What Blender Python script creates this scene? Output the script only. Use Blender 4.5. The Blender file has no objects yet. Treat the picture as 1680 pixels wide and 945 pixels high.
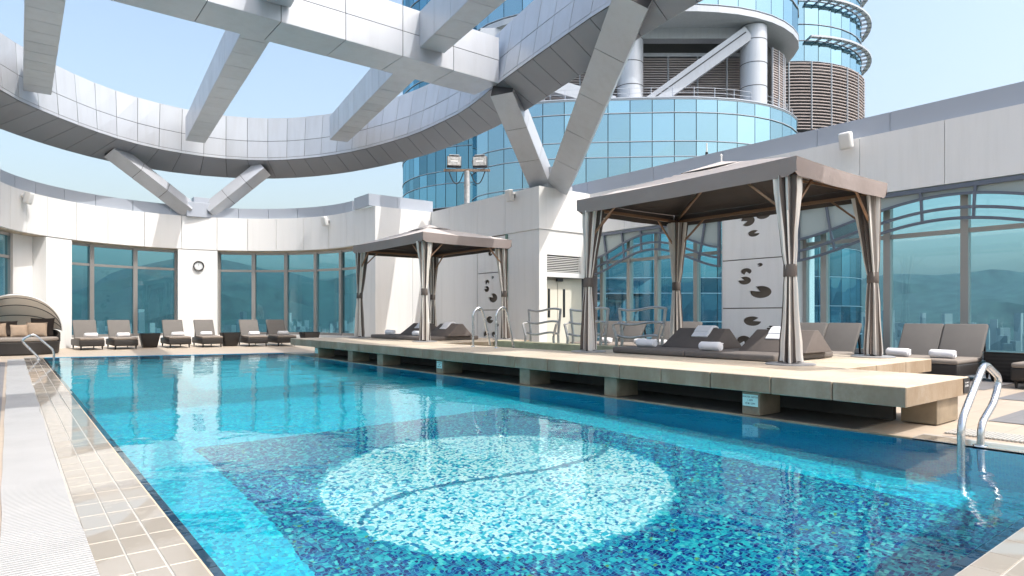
import bpy, bmesh, math, random
from mathutils import Vector, Matrix
random.seed(7)
sc = bpy.context.scene
COL = sc.collection
PI = math.pi
R = math.radians

# ------------------------------------------------------------------ camera, sky, sun, exposure
YAW = R(38.18)
cam = bpy.data.cameras.new('camera'); camo = bpy.data.objects.new('camera', cam); COL.objects.link(camo)
cam.sensor_width = 36; cam.lens = 36 * 1049 / 1680; cam.shift_y = 45.5 / 1680
cam.clip_start = 0.05; cam.clip_end = 20000
camo.location = (0, 0, 1.05); camo.rotation_euler = (PI / 2, 0, -YAW)
sc.camera = camo

SUN_EL, SUN_AZ = R(60), R(163)
world = bpy.data.worlds.new('World'); sc.world = world; world.use_nodes = True
wn = world.node_tree; bg = wn.nodes['Background']
sky = wn.nodes.new('ShaderNodeTexSky'); sky.sky_type = 'NISHITA'; sky.sun_disc = False
sky.sun_elevation = SUN_EL; sky.sun_rotation = SUN_AZ; sky.altitude = 50
sky.air_density = 1.5; sky.dust_density = 6.0; sky.ozone_density = 1.0
wn.links.new(sky.outputs[0], bg.inputs[0]); bg.inputs[1].default_value = 0.15
sun = bpy.data.lights.new('sun', 'SUN'); suno = bpy.data.objects.new('sun', sun); COL.objects.link(suno)
sun.energy = 2.0; sun.angle = R(0.53); sun.color = (1.0, 0.975, 0.935)
sv = Vector((math.sin(SUN_AZ) * math.cos(SUN_EL), math.cos(SUN_AZ) * math.cos(SUN_EL), math.sin(SUN_EL)))
suno.rotation_euler = sv.to_track_quat('Z', 'Y').to_euler(); suno.location = sv * 60
sun.cycles.is_caustics_light = True
sc.view_settings.view_transform = 'Standard'; sc.view_settings.look = 'None'
sc.view_settings.exposure = 1.0; sc.view_settings.gamma = 1.0; sc.view_settings.use_curve_mapping = False
sc.cycles.use_denoising = True
sc.cycles.max_bounces = 12; sc.cycles.diffuse_bounces = 4; sc.cycles.glossy_bounces = 5; sc.cycles.transmission_bounces = 8
sc.cycles.sample_clamp_indirect = 6.0
sc.cycles.caustics_reflective = False; sc.cycles.caustics_refractive = True
sc.cycles.use_adaptive_sampling = True; sc.cycles.adaptive_threshold = 0.015

# ------------------------------------------------------------------ materials
class N:
    """tiny node helper"""
    def __init__(s, name):
        s.m = bpy.data.materials.new(name); s.m.use_nodes = True; s.t = s.m.node_tree
        s.b = s.t.nodes['Principled BSDF']
    def n(s, typ, **kw):
        x = s.t.nodes.new(typ)
        for k, v in kw.items(): setattr(x, k, v)
        return x
    def l(s, a, b): s.t.links.new(a, b)
    def math(s, op, a, b=None, c=None):
        x = s.n('ShaderNodeMath', operation=op)
        for i, v in enumerate((a, b, c)):
            if v is None: continue
            if isinstance(v, (int, float)): x.inputs[i].default_value = v
            else: s.l(v, x.inputs[i])
        return x.outputs[0]
    def mix(s, f, a, b, blend='MIX'):
        x = s.n('ShaderNodeMix', data_type='RGBA', blend_type=blend)
        for i, v in ((0, f), (6, a), (7, b)):
            if isinstance(v, (int, float)): x.inputs[i].default_value = v
            elif isinstance(v, tuple): x.inputs[i].default_value = (*v, 1) if len(v) == 3 else v
            else: s.l(v, x.inputs[i])
        return x.outputs[2]
    def noise(s, scale, vec=None, detail=3, rough=.55):
        x = s.n('ShaderNodeTexNoise'); x.inputs['Scale'].default_value = scale
        x.inputs['Detail'].default_value = detail; x.inputs['Roughness'].default_value = rough
        if vec is not None: s.l(vec, x.inputs['Vector'])
        return x.outputs[0]
    def ramp(s, f, stops):
        x = s.n('ShaderNodeValToRGB'); e = x.color_ramp.elements
        while len(e) < len(stops): e.new(.5)
        for i, (p, c) in enumerate(stops):
            e[i].position = p; e[i].color = (*c, 1) if not isinstance(c, (int, float)) else (c, c, c, 1)
        s.l(f, x.inputs[0]); return x.outputs[0]
    def pos(s): return s.n('ShaderNodeNewGeometry').outputs['Position']
    def obj(s): return s.n('ShaderNodeTexCoord').outputs['Object']
    def bump(s, h, strength, dist=.01):
        x = s.n('ShaderNodeBump'); x.inputs['Strength'].default_value = strength; x.inputs['Distance'].default_value = dist
        s.l(h, x.inputs['Height']); s.l(x.outputs[0], s.b.inputs['Normal'])
    def set(s, **kw):
        for k, v in kw.items():
            i = s.b.inputs[k.replace('_', ' ')]
            if isinstance(v, (int, float)): i.default_value = v
            elif isinstance(v, tuple): i.default_value = (*v, 1) if len(v) == 3 and i.type == 'RGBA' else v
            else: s.l(v, i)
        return s.m

def simple(name, col, rough=.5, metal=0.0, var=.0, nscale=0, namt=.0, bscale=0, bstr=.0, world_co=True, coat=0, spec=.5):
    s = N(name); c = col
    co = s.pos() if world_co else s.obj()
    cc = None
    if namt:
        f = s.noise(nscale, co, 4)
        cc = s.mix(s.ramp(f, [(.3, 0.0), (.7, 1.0)]), tuple(x * (1 - namt) for x in col), tuple(min(1, x * (1 + namt)) for x in col))
    if var:
        rnd = s.n('ShaderNodeObjectInfo').outputs['Random']
        h = s.n('ShaderNodeHueSaturation')
        s.l(s.math('ADD', s.math('MULTIPLY', rnd, 2 * var), 1 - var), h.inputs['Value'])
        if cc is None: h.inputs['Color'].default_value = (*col, 1)
        else: s.l(cc, h.inputs['Color'])
        cc = h.outputs[0]
    if bstr: s.bump(s.noise(bscale, co, 3), bstr, .01)
    s.set(Base_Color=cc if cc is not None else col, Roughness=rough, Metallic=metal, Specular_IOR_Level=spec)
    if coat: s.set(Coat_Weight=coat, Coat_Roughness=.03)
    return s.m

M = {}
def white_clad():
    s = N('white_cladding'); p = s.pos()
    mp = s.n('ShaderNodeMapping'); mp.inputs['Scale'].default_value = (5, 5, .35); s.l(p, mp.inputs[0])
    st = s.ramp(s.noise(1.0, mp.outputs[0], 5, .65), [(.48, 0.), (.78, 1.)])
    c = s.mix(s.noise(.9, p, 4), (.775, .78, .785), (.81, .81, .805))
    c = s.mix(s.math('MULTIPLY', st, .22), c, (.50, .50, .47))
    h = s.n('ShaderNodeHueSaturation'); s.l(s.math('ADD', s.math('MULTIPLY', s.n('ShaderNodeObjectInfo').outputs['Random'], .05), .975), h.inputs['Value']); s.l(c, h.inputs['Color'])
    s.bump(s.noise(1.2, p, 2), .03, .03)
    return s.set(Base_Color=h.outputs[0], Roughness=.42)
M['white'] = white_clad()
M['white_smooth'] = simple('white_paint', (.8, .8, .79), .35)
M['cream'] = simple('cream_paint', (.74, .70, .60), .5, nscale=2, namt=.03)
M['soffit'] = simple('beige_soffit', (.55, .47, .37), .6, nscale=1.5, namt=.05)
M['parapet'] = simple('blue_grey_parapet', (.42, .46, .53), .4, metal=.2, var=.03)
def clad():
    s = N('silver_cladding'); p = s.pos()
    mp = s.n('ShaderNodeMapping'); mp.inputs['Scale'].default_value = (4, 4, .5); s.l(p, mp.inputs[0])
    st = s.ramp(s.noise(1.0, mp.outputs[0], 5, .65), [(.46, 0.), (.80, 1.)])
    c = s.mix(s.noise(.7, p, 3), (.49, .52, .57), (.54, .565, .61))
    c = s.mix(s.math('MULTIPLY', st, .28), c, (.34, .34, .34))
    h = s.n('ShaderNodeHueSaturation'); s.l(s.math('ADD', s.math('MULTIPLY', s.n('ShaderNodeObjectInfo').outputs['Random'], .10), .95), h.inputs['Value']); s.l(c, h.inputs['Color'])
    s.bump(s.noise(1.6, p, 2), .11, .03)
    return s.set(Base_Color=h.outputs[0], Roughness=s.ramp(s.noise(3, p, 3), [(.3, .32), (.7, .46)]), Metallic=.25)
M['clad'] = clad()
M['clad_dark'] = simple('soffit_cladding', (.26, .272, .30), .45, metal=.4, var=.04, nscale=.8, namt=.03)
M['joint'] = simple('dark_joint', (.06, .06, .065), .8)
M['archbar'] = simple('blue_grey_bar', (.13, .155, .20), .4, metal=.2)
M['frame'] = simple('window_frame', (.36, .345, .335), .38, metal=.55)
M['frame_pale'] = simple('window_frame_pale', (.42, .41, .39), .4, metal=.5)
M['fabric'] = simple('taupe_fabric', (.115, .097, .088), .85, world_co=False, nscale=9, namt=.06, bscale=350, bstr=.12)
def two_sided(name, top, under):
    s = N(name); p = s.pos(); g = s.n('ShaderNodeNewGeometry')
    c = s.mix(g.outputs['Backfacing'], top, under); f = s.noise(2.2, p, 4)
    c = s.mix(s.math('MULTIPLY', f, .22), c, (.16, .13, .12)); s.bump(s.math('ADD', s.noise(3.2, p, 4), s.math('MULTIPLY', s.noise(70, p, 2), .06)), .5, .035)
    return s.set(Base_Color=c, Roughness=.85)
M['canopy'] = simple('canopy_fabric', (.265, .215, .195), .8, nscale=2.2, namt=.05, bscale=60, bstr=.05)
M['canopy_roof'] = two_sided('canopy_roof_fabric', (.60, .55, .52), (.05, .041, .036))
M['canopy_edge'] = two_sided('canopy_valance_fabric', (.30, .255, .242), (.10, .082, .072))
M['pad'] = simple('grey_pad', (.145, .128, .118), .85, nscale=6, namt=.07, bscale=220, bstr=.1)
M['sling'] = simple('sling_cushion', (.138, .129, .121), .85, nscale=5, namt=.05, bscale=260, bstr=.1)
M['seatpad'] = simple('seat_cushion', (.23, .20, .175), .85, nscale=5, namt=.05, bscale=260, bstr=.1)
M['pillow_tan'] = simple('tan_pillow', (.30, .225, .165), .9, nscale=14, namt=.06, bscale=160, bstr=.15)
M['pillow_dark'] = simple('brown_pillow', (.05, .038, .033), .85, bscale=120, bstr=.15)
M['copper'] = simple('copper_tube', (.33, .20, .125), .4, metal=.6)
M['post'] = simple('gazebo_post', (.11, .10, .095), .5, metal=.3)
M['plate'] = simple('grey_base_plate', (.34, .34, .35), .45, metal=.3)
M['lampwhite'] = simple('white_plastic', (.72, .72, .71), .4)
M['black'] = simple('black_plastic', (.015, .015, .017), .4)
M['darkgrey'] = simple('dark_grey', (.05, .05, .055), .5)
M['lilyback'] = simple('bronze_backing', (.11, .088, .068), .6, nscale=3, namt=.15)
M['cable'] = simple('cable', (.015, .015, .015), .5)
M['galv'] = simple('galvanised', (.45, .45, .45), .5, metal=.6, nscale=9, namt=.18)
M['rust'] = simple('rusty_arm', (.22, .16, .12), .7, nscale=20, namt=.4)
M['clockface'] = simple('clock_face', (.72, .75, .77), .3)
M['sign'] = simple('sign_plate', (.55, .78, .74), .4)
M['blacksign'] = simple('black_sign', (.012, .013, .016), .35)
M['ink'] = simple('ink', (.01, .015, .02), .6)
M['paper'] = simple('sign_lettering', (.8, .8, .8), .5)
M['ledge'] = simple('navy_tile', (.006, .045, .10), .12, var=.15, coat=.3)
M['tan_tile'] = simple('tan_tile', (.56, .44, .32), .5, nscale=2.5, namt=.08)

def towel_mat():
    s = N('towel'); o = s.obj()
    s.bump(s.noise(170, o, 3), .35, .004)
    return s.set(Base_Color=(.80, .80, .83), Roughness=.95, Sheen_Weight=.3)
M['towel'] = towel_mat()

def steel():
    s = N('stainless_steel'); p = s.pos()
    return s.set(Base_Color=(.62, .63, .64), Metallic=1.0, Roughness=s.ramp(s.noise(14, p, 3), [(.3, .16), (.7, .3)]))
M['steel'] = steel()
M['dull_steel'] = simple('dull_steel', (.40, .41, .42), .38, metal=.85, nscale=12, namt=.15)

def wicker():
    s = N('dark_wicker'); o = s.obj()
    w1 = s.n('ShaderNodeTexWave', wave_type='BANDS', bands_direction='X'); w1.inputs['Scale'].default_value = 26
    w2 = s.n('ShaderNodeTexWave', wave_type='BANDS', bands_direction='Z'); w2.inputs['Scale'].default_value = 34
    s.l(o, w1.inputs[0]); s.l(o, w2.inputs[0])
    h = s.math('MULTIPLY', w1.outputs[1], w2.outputs[1])
    s.bump(h, .5, .006)
    return s.set(Base_Color=s.mix(h, (.012, .010, .009), (.042, .034, .030)), Roughness=.5)
M['wicker'] = wicker()

def stone():
    s = N('travertine'); p = s.pos()
    a = s.noise(1.6, p, 5, .6); b = s.noise(26, p, 4, .65)
    c = s.mix(s.ramp(a, [(.32, 0.), (.68, 1.)]), (.42, .345, .255), (.57, .49, .39))
    c = s.mix(s.ramp(b, [(.38, 0.), (.62, 1.)]), c, (.60, .525, .42), 'MIX')
    c2 = s.mix(.45, c, s.mix(s.ramp(a, [(.3, 0.), (.7, 1.)]), (.44, .37, .28), (.58, .50, .40)))
    rnd = s.n('ShaderNodeObjectInfo').outputs['Random']
    h = s.n('ShaderNodeHueSaturation'); s.l(s.math('ADD', s.math('MULTIPLY', rnd, .16), .92), h.inputs['Value']); s.l(c2, h.inputs['Color'])
    # brown stains over an even darkening that paints shade onto the vertical faces
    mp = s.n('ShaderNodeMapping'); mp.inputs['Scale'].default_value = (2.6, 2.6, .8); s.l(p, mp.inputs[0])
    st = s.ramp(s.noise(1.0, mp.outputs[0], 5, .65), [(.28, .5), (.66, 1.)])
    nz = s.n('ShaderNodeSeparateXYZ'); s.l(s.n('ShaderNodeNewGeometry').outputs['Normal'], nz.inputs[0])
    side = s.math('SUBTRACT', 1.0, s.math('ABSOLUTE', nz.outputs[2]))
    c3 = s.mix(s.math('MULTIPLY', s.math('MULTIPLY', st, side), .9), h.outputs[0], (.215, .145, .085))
    wt = s.ramp(s.noise(1.1, p, 6, .72), [(.56, 0.), (.61, 1.)]); c3 = s.mix(s.math('MULTIPLY', wt, .22), c3, (.26, .205, .145))
    s.bump(b, .16, .006)
    return s.set(Base_Color=c3, Roughness=s.math('SUBTRACT', .62, s.math('MULTIPLY', wt, .2)))
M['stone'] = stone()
M['stone_dark'] = simple('dark_shaded_stone', (.27, .215, .15), .6, nscale=5, namt=.25, bscale=30, bstr=.15)  # darker stone; puts the slab's shade into the support blocks' colour

def coping():
    s = N('wet_coping_tile'); p = s.pos()
    mp = s.n('ShaderNodeMapping'); mp.inputs['Scale'].default_value = (1.0, 1.0, 1); s.l(p, mp.inputs[0])
    wet = s.ramp(s.noise(1.3, mp.outputs[0], 6, .68), [(.53, 1.), (.57, 0.)])
    rnd = s.n('ShaderNodeObjectInfo').outputs['Random']
    base = s.mix(s.noise(30, p, 4), (.295, .258, .208), (.33, .29, .24))
    h = s.n('ShaderNodeHueSaturation'); s.l(s.math('ADD', s.math('MULTIPLY', rnd, .10), .95), h.inputs['Value']); s.l(base, h.inputs['Color'])
    c = s.mix(s.math('MULTIPLY', wet, .5), h.outputs[0], (.29, .26, .215))
    s.set(Base_Color=c, Roughness=.35, Coat_IOR=1.45, Coat_Roughness=.015, Coat_Weight=s.math('ADD', s.math('MULTIPLY', wet, .4), .5))
    return s.m
M['coping'] = coping()
M['grout'] = simple('white_grout', (.43, .415, .385), .5, nscale=20, namt=.08, coat=.2)

def deck_mat(name, ca, cb, size, groutc):
    s = N(name); p = s.pos()
    b = s.n('ShaderNodeTexBrick'); b.offset = 0.0; b.squash = 1.0
    b.inputs['Scale'].default_value = 1; b.inputs['Brick Width'].default_value = size; b.inputs['Row Height'].default_value = size
    b.inputs['Mortar Size'].default_value = .006; b.inputs['Mortar Smooth'].default_value = .2
    b.inputs['Color1'].default_value = (*ca, 1); b.inputs['Color2'].default_value = (*cb, 1); b.inputs['Mortar'].default_value = (*groutc, 1)
    s.l(p, b.inputs['Vector'])
    c = s.mix(s.math('MULTIPLY', s.ramp(s.noise(1.8, p, 5, .6), [(.3, 0.), (.75, 1.)]), .35), b.outputs[0], tuple(x * .72 for x in ca))
    s.bump(b.outputs[1], -.2, .004)
    return s.set(Base_Color=c, Roughness=.5)
M['deck_tan'] = deck_mat('tan_deck', (.47, .395, .315), (.44, .365, .29), .30, (.35, .30, .25))
M['deck_grey'] = deck_mat('grey_deck', (.215, .205, .205), (.195, .185, .19), .20, (.17, .165, .165))

def mosaic(name, kind):
    """25 mm glass mosaic, one random colour for each little tile"""
    s = N(name); p = s.pos(); T = .0235
    sp = s.n('ShaderNodeSeparateXYZ'); s.l(p, sp.inputs[0])
    def cell(v): return s.math('FLOOR', s.math('DIVIDE', v, T))
    if kind == 'floor': u, v = sp.outputs[0], sp.outputs[1]
    else: u, v = s.math('ADD', sp.outputs[0], sp.outputs[1]), sp.outputs[2]
    cu, cv = cell(u), cell(v)
    cb = s.n('ShaderNodeCombineXYZ'); s.l(cu, cb.inputs[0]); s.l(cv, cb.inputs[1])
    wnz = s.n('ShaderNodeTexWhiteNoise', noise_dimensions='2D'); s.l(cb.outputs[0], wnz.inputs['Vector'])
    r = wnz.outputs['Value']
    border = s.ramp(r, [(0., (.0, .33, .55)), (.3, (.0, .48, .66)), (.62, (.0, .60, .74)), (.9, (.03, .71, .76))])
    for n_ in [x for x in s.t.nodes if x.type == 'VALTORGB']: n_.color_ramp.interpolation = 'CONSTANT'
    if kind == 'floor':
        dark = s.ramp(r, [(0., (.002, .014, .14)), (.22, (.002, .05, .24)), (.42, (.002, .14, .28)), (.60, (.004, .26, .36)), (.80, (.02, .42, .46)), (.93, (.10, .56, .54)), (.985, (.12, .28, .10))])
        pale = s.ramp(r, [(0., (.006, .17, .36)), (.13, (.02, .40, .52)), (.28, (.20, .62, .68)), (.48, (.52, .78, .78)), (.74, (.70, .85, .82))])
        for n_ in [x for x in s.t.nodes if x.type == 'VALTORGB']: n_.color_ramp.interpolation = 'CONSTANT'
        qx, qy = s.math('MULTIPLY', cu, T), s.math('MULTIPLY', cv, T)
        def rng(q, a, b): return s.math('MULTIPLY', s.math('GREATER_THAN', q, a), s.math('LESS_THAN', q, b))
        def dist(cx, cy):
            dx, dy = s.math('SUBTRACT', qx, cx), s.math('SUBTRACT', qy, cy)
            return s.math('SQRT', s.math('ADD', s.math('MULTIPLY', dx, dx), s.math('MULTIPLY', dy, dy)))
        rect = s.math('MULTIPLY', rng(qx, 1.45, 5.42), rng(qy, 1.0, 6.98))
        disc = s.math('LESS_THAN', s.math('ADD', dist(3.35, 4.47), s.math('MULTIPLY', r, .09)), 1.55)
        wv = s.math('MULTIPLY', s.math('SINE', s.math('MULTIPLY', s.math('SUBTRACT', qx, 3.39), PI / 1.45)), .115)
        drop = s.math('MULTIPLY', s.math('POWER', s.math('MAXIMUM', s.math('SUBTRACT', 2.35, qx), 0.0), 2.0), 1.5)
        off = s.math('ABSOLUTE', s.math('ADD', s.math('ADD', s.math('SUBTRACT', qy, 4.455), wv), drop))
        line = s.math('MULTIPLY', rng(qx, 1.96, 4.56), s.math('LESS_THAN', off, .032))
        a1 = s.math('MULTIPLY', s.math('MULTIPLY', rng(dist(4.5, 4.84), .39, .455), s.math('GREATER_THAN', qx, 4.55)), s.math('GREATER_THAN', 5.1, qy))
        teal = s.math('MULTIPLY', s.math('LESS_THAN', dist(4.5, 4.84), .39), s.math('GREATER_THAN', r, .62))
        curl = s.math('MAXIMUM', line, a1)
        pale2 = s.mix(teal, pale, dark)
        c = s.mix(disc, dark, s.mix(curl, pale2, s.mix(.5, dark, (.02, .16, .26))))
        c = s.mix(rect, border, c)
    else:
        c = s.mix(.6, border, (.0, .14, .42))
    fu = s.math('FRACT', s.math('DIVIDE', u, T)); fv = s.math('FRACT', s.math('DIVIDE', v, T))
    g = s.math('MAXIMUM', s.math('LESS_THAN', fu, .11), s.math('LESS_THAN', fv, .11))
    c = s.mix(s.math('MULTIPLY', g, .75), c, (.07, .42, .50))
    return s.set(Base_Color=c, Roughness=.25)
M['mosaic_floor'] = mosaic('mosaic_floor', 'floor')
M['mosaic_wall'] = mosaic('mosaic_wall', 'wall')

def water(name, amp=1.0, tint=(.86, .985, 1.0)):
    s = N(name); s.t.nodes.remove(s.b); p = s.pos()
    g = s.n('ShaderNodeBsdfGlass'); g.inputs['IOR'].default_value = 1.333; g.inputs['Roughness'].default_value = 0
    g.inputs['Color'].default_value = (*tint, 1)
    mp = s.n('ShaderNodeMapping'); mp.inputs['Scale'].default_value = (1, .7, 1); mp.inputs['Rotation'].default_value = (0, 0, .5); s.l(p, mp.inputs[0])
    n1 = s.noise(2.1, mp.outputs[0], 2, .5); n2 = s.noise(11, mp.outputs[0], 2, .5)
    big = s.ramp(s.noise(.35, p, 2), [(.35, .25), (.7, 1.0)])
    h = s.math('MULTIPLY', s.math('ADD', n1, s.math('MULTIPLY', n2, .19)), big)
    x = s.n('ShaderNodeBump'); x.inputs['Strength'].default_value = 1.0; x.inputs['Distance'].default_value = .013 * amp
    s.l(h, x.inputs['Height']); s.l(x.outputs[0], g.inputs['Normal'])
    s.l(g.outputs[0], s.t.nodes['Material Output'].inputs[0])
    return s.m
M['water'] = water('pool_water')

def glass(name, refl, body, rmix=.78, wob=.004, var=.1, rough=.02):
    """coated facade glass: a tinted mirror over a dark tinted body"""
    s = N(name); p = s.pos()
    rnd = s.n('ShaderNodeObjectInfo').outputs['Random']
    h = s.n('ShaderNodeHueSaturation'); s.l(s.math('ADD', s.math('MULTIPLY', rnd, 2 * var), 1 - var), h.inputs['Value']); h.inputs['Color'].default_value = (*refl, 1)
    s.bump(s.noise(.9, p, 2), wob * 10, .05)
    gl = s.n('ShaderNodeBsdfGlossy'); gl.inputs['Roughness'].default_value = rough; s.l(h.outputs[0], gl.inputs['Color'])
    nb = [x for x in s.t.nodes if x.type == 'BUMP'][0]; s.l(nb.outputs[0], gl.inputs['Normal'])
    s.set(Base_Color=body, Roughness=.1)
    mx = s.n('ShaderNodeMixShader')
    lw = s.n('ShaderNodeLayerWeight'); lw.inputs['Blend'].default_value = .35
    f = s.math('MINIMUM', s.math('ADD', rmix, s.math('MULTIPLY', lw.outputs['Fresnel'], .5)), 1.0)
    s.l(f, mx.inputs[0]); s.l(s.b.outputs[0], mx.inputs[1]); s.l(gl.outputs[0], mx.inputs[2])
    s.l(mx.outputs[0], s.t.nodes['Material Output'].inputs[0])
    return s.m
M['glass_tower'] = glass('tower_glass', (.36, .55, .63), (.012, .08, .12), .80, .003, .16)
M['glass_teal'] = glass('teal_tower_glass', (.20, .43, .55), (.008, .06, .10), .75, .003, .35)
def clear_glass(name, tint, refl=.9):
    """see-through tinted window glass"""
    s = N(name); s.t.nodes.remove(s.b)
    tr = s.n('ShaderNodeBsdfTransparent'); tr.inputs[0].default_value = (*tint, 1)
    gl = s.n('ShaderNodeBsdfGlossy'); gl.inputs['Roughness'].default_value = .01; gl.inputs['Color'].default_value = (refl, refl, refl, 1)
    lw = s.n('ShaderNodeLayerWeight'); lw.inputs['Blend'].default_value = .5
    fr = s.math('ADD', .04, s.math('MULTIPLY', .9, s.math('POWER', lw.outputs['Facing'], 5.0)))
    mx = s.n('ShaderNodeMixShader'); s.l(fr, mx.inputs[0]); s.l(tr.outputs[0], mx.inputs[1]); s.l(gl.outputs[0], mx.inputs[2])
    s.l(mx.outputs[0], s.t.nodes['Material Output'].inputs[0]); return s.m
# each pane is a sheet with two faces, so the tint is met twice
M['glass_win'] = clear_glass('terrace_glass', (.50, .76, .83))
M['glass_wall'] = clear_glass('facade_glass', (.65, .865, .93))

def stripe_mats():
    return [simple('stripe_cream', (.70, .67, .63), .85, bscale=200, bstr=.08), simple('stripe_taupe', (.10, .08, .07), .85, bscale=200, bstr=.08),
            simple('stripe_grey', (.30, .27, .25), .85, bscale=200, bstr=.08)]
STRIPES = stripe_mats()

# ------------------------------------------------------------------ object helpers
WM = {}
I4 = Matrix.Identity(4)
def reg(o, parent):
    COL.objects.link(o)
    if parent is not None: o.parent = parent
    return o
def tag(o, label=None, cat=None, group=None, kind=None):
    if label: o['label'] = label
    if cat: o['category'] = cat
    if group: o['group'] = group
    if kind: o['kind'] = kind
    return o
def root(name, label, cat, loc=(0, 0, 0), rz=0, group=None, parent=None):
    o = bpy.data.objects.new(name, None); o.empty_display_size = .1; reg(o, parent)
    o.location = loc; o.rotation_euler = (0, 0, rz)
    WM[o] = Matrix.Translation(loc) @ Matrix.Rotation(rz, 4, 'Z')
    if label: tag(o, label, cat, group)
    return o
def subempty(name, parent):
    o = bpy.data.objects.new(name, None); o.empty_display_size = .1; reg(o, parent); WM[o] = WM[parent]; return o

class MB:
    def __init__(s): s.v = []; s.f = []; s.mi = []; s.sm = False
    def add(s, vs, fs, mi=0, mtx=None):
        k = len(s.v)
        s.v += [tuple((mtx @ Vector(x)) if mtx is not None else x) for x in vs]
        s.f += [tuple(i + k for i in f) for f in fs]; s.mi += [mi] * len(fs); return s
    def box(s, x0, x1, y0, y1, z0, z1, mi=0, mtx=None):
        return s.add([(x0, y0, z0), (x1, y0, z0), (x1, y1, z0), (x0, y1, z0), (x0, y0, z1), (x1, y0, z1), (x1, y1, z1), (x0, y1, z1)],
                     [(3, 2, 1, 0), (4, 5, 6, 7), (0, 1, 5, 4), (1, 2, 6, 5), (2, 3, 7, 6), (3, 0, 4, 7)], mi, mtx)
    def rbox(s, c, size, r, seg=2, mi=0, mtx=None):
        bm = bmesh.new(); bmesh.ops.create_cube(bm, size=1.0)
        for v in bm.verts: v.co = Vector((v.co.x * size[0], v.co.y * size[1], v.co.z * size[2]))
        bmesh.ops.bevel(bm, geom=bm.edges[:], offset=min(r, min(size) * .49), segments=seg, affect='EDGES', profile=.5)
        m = Matrix.Translation(c)
        if mtx is not None: m = mtx @ m
        bm.verts.ensure_lookup_table(); bm.verts.index_update()
        s.add([tuple(v.co) for v in bm.verts], [tuple(v.index for v in f.verts) for f in bm.faces], mi, m); bm.free(); return s
    def tube(s, path, r, seg=10, mi=0, closed=False):
        P = [Vector(p) for p in path]; n = len(P); rr = r if isinstance(r, (list, tuple)) else [r] * n
        k = len(s.v); up = None
        for i in range(n):
            if closed: t = P[(i + 1) % n] - P[i - 1]
            else: t = P[min(i + 1, n - 1)] - P[max(i - 1, 0)]
            t.normalize()
            if up is None:
                up = Vector((0, 0, 1)) if abs(t.z) < .9 else Vector((1, 0, 0))
            a = t.cross(up); a.normalize(); b = a.cross(t); b.normalize(); up = b
            for j in range(seg):
                q = 2 * PI * j / seg; s.v.append(tuple(P[i] + (a * math.cos(q) + b * math.sin(q)) * rr[i]))
        m = n if closed else n - 1
        for i in range(m):
            i2 = (i + 1) % n
            for j in range(seg):
                j2 = (j + 1) % seg; s.f.append((k + i * seg + j, k + i * seg + j2, k + i2 * seg + j2, k + i2 * seg + j)); s.mi.append(mi)
        if not closed:
            s.f.append(tuple(k + j for j in range(seg))[::-1]); s.f.append(tuple(k + (n - 1) * seg + j for j in range(seg))); s.mi += [mi, mi]
        return s
    def lathe(s, prof, seg=24, mi=0, mtx=None, c=(0, 0)):
        vs = []; fs = []
        for r_, z in prof:
            for j in range(seg):
                q = 2 * PI * j / seg; vs.append((c[0] + r_ * math.cos(q), c[1] + r_ * math.sin(q), z))
        for i in range(len(prof) - 1):
            for j in range(seg):
                j2 = (j + 1) % seg; fs.append((i * seg + j, i * seg + j2, (i + 1) * seg + j2, (i + 1) * seg + j))
        fs.append(tuple(range(seg))[::-1]); fs.append(tuple((len(prof) - 1) * seg + j for j in range(seg)))
        return s.add(vs, fs, mi, mtx)
    def bar(s, a, b, w, h, mi=0):
        """square bar from a to b, w across (horizontal), h the other way"""
        a, b = Vector(a), Vector(b); t = (b - a).normalized()
        u = Vector((0, 0, 1)) if abs(t.z) < .95 else Vector((1, 0, 0))
        x = t.cross(u).normalized() * w / 2; y = x.cross(t).normalized() * h / 2
        vs = [a - x - y, a + x - y, a + x + y, a - x + y, b - x - y, b + x - y, b + x + y, b - x + y]
        return s.add([tuple(v) for v in vs], [(0, 1, 2, 3), (7, 6, 5, 4), (0, 4, 5, 1), (1, 5, 6, 2), (2, 6, 7, 3), (3, 7, 4, 0)], mi)
    def strip(s, path, w, h, mi=0):
        """rectangular section swept along a path: w horizontal across, h vertical"""
        P = [Vector(p) for p in path]; k = len(s.v); n = len(P)
        for i in range(n):
            t = P[min(i + 1, n - 1)] - P[max(i - 1, 0)]; t.normalize()
            u = Vector((0, 0, 1)) if abs(t.z) < .97 else Vector((1, 0, 0))
            x = t.cross(u).normalized() * w / 2; y = x.cross(t).normalized() * h / 2
            s.v += [tuple(P[i] - x - y), tuple(P[i] + x - y), tuple(P[i] + x + y), tuple(P[i] - x + y)]
        for i in range(n - 1):
            for j in range(4):
                j2 = (j + 1) % 4; s.f.append((k + i * 4 + j, k + i * 4 + j2, k + i * 4 + 4 + j2, k + i * 4 + 4 + j)); s.mi.append(mi)
        s.f += [(k + 3, k + 2, k + 1, k), (k + n * 4 - 4, k + n * 4 - 3, k + n * 4 - 2, k + n * 4 - 1)]; s.mi += [mi, mi]
        return s
    def build(s, name, mat, parent=None, smooth=False, recalc=True):
        me = bpy.data.meshes.new(name)
        vs = s.v
        if parent is not None and parent in WM and WM[parent] != I4:
            inv = WM[parent].inverted(); vs = [tuple(inv @ Vector(v)) for v in vs]
        me.from_pydata(vs, [], s.f)
        for m_ in (mat if isinstance(mat, (list, tuple)) else [mat]): me.materials.append(M[m_] if isinstance(m_, str) else m_)
        if any(s.mi): me.polygons.foreach_set('material_index', s.mi)
        if recalc:
            bm = bmesh.new(); bm.from_mesh(me); bmesh.ops.recalc_face_normals(bm, faces=bm.faces[:]); bm.to_mesh(me); bm.free()
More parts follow.
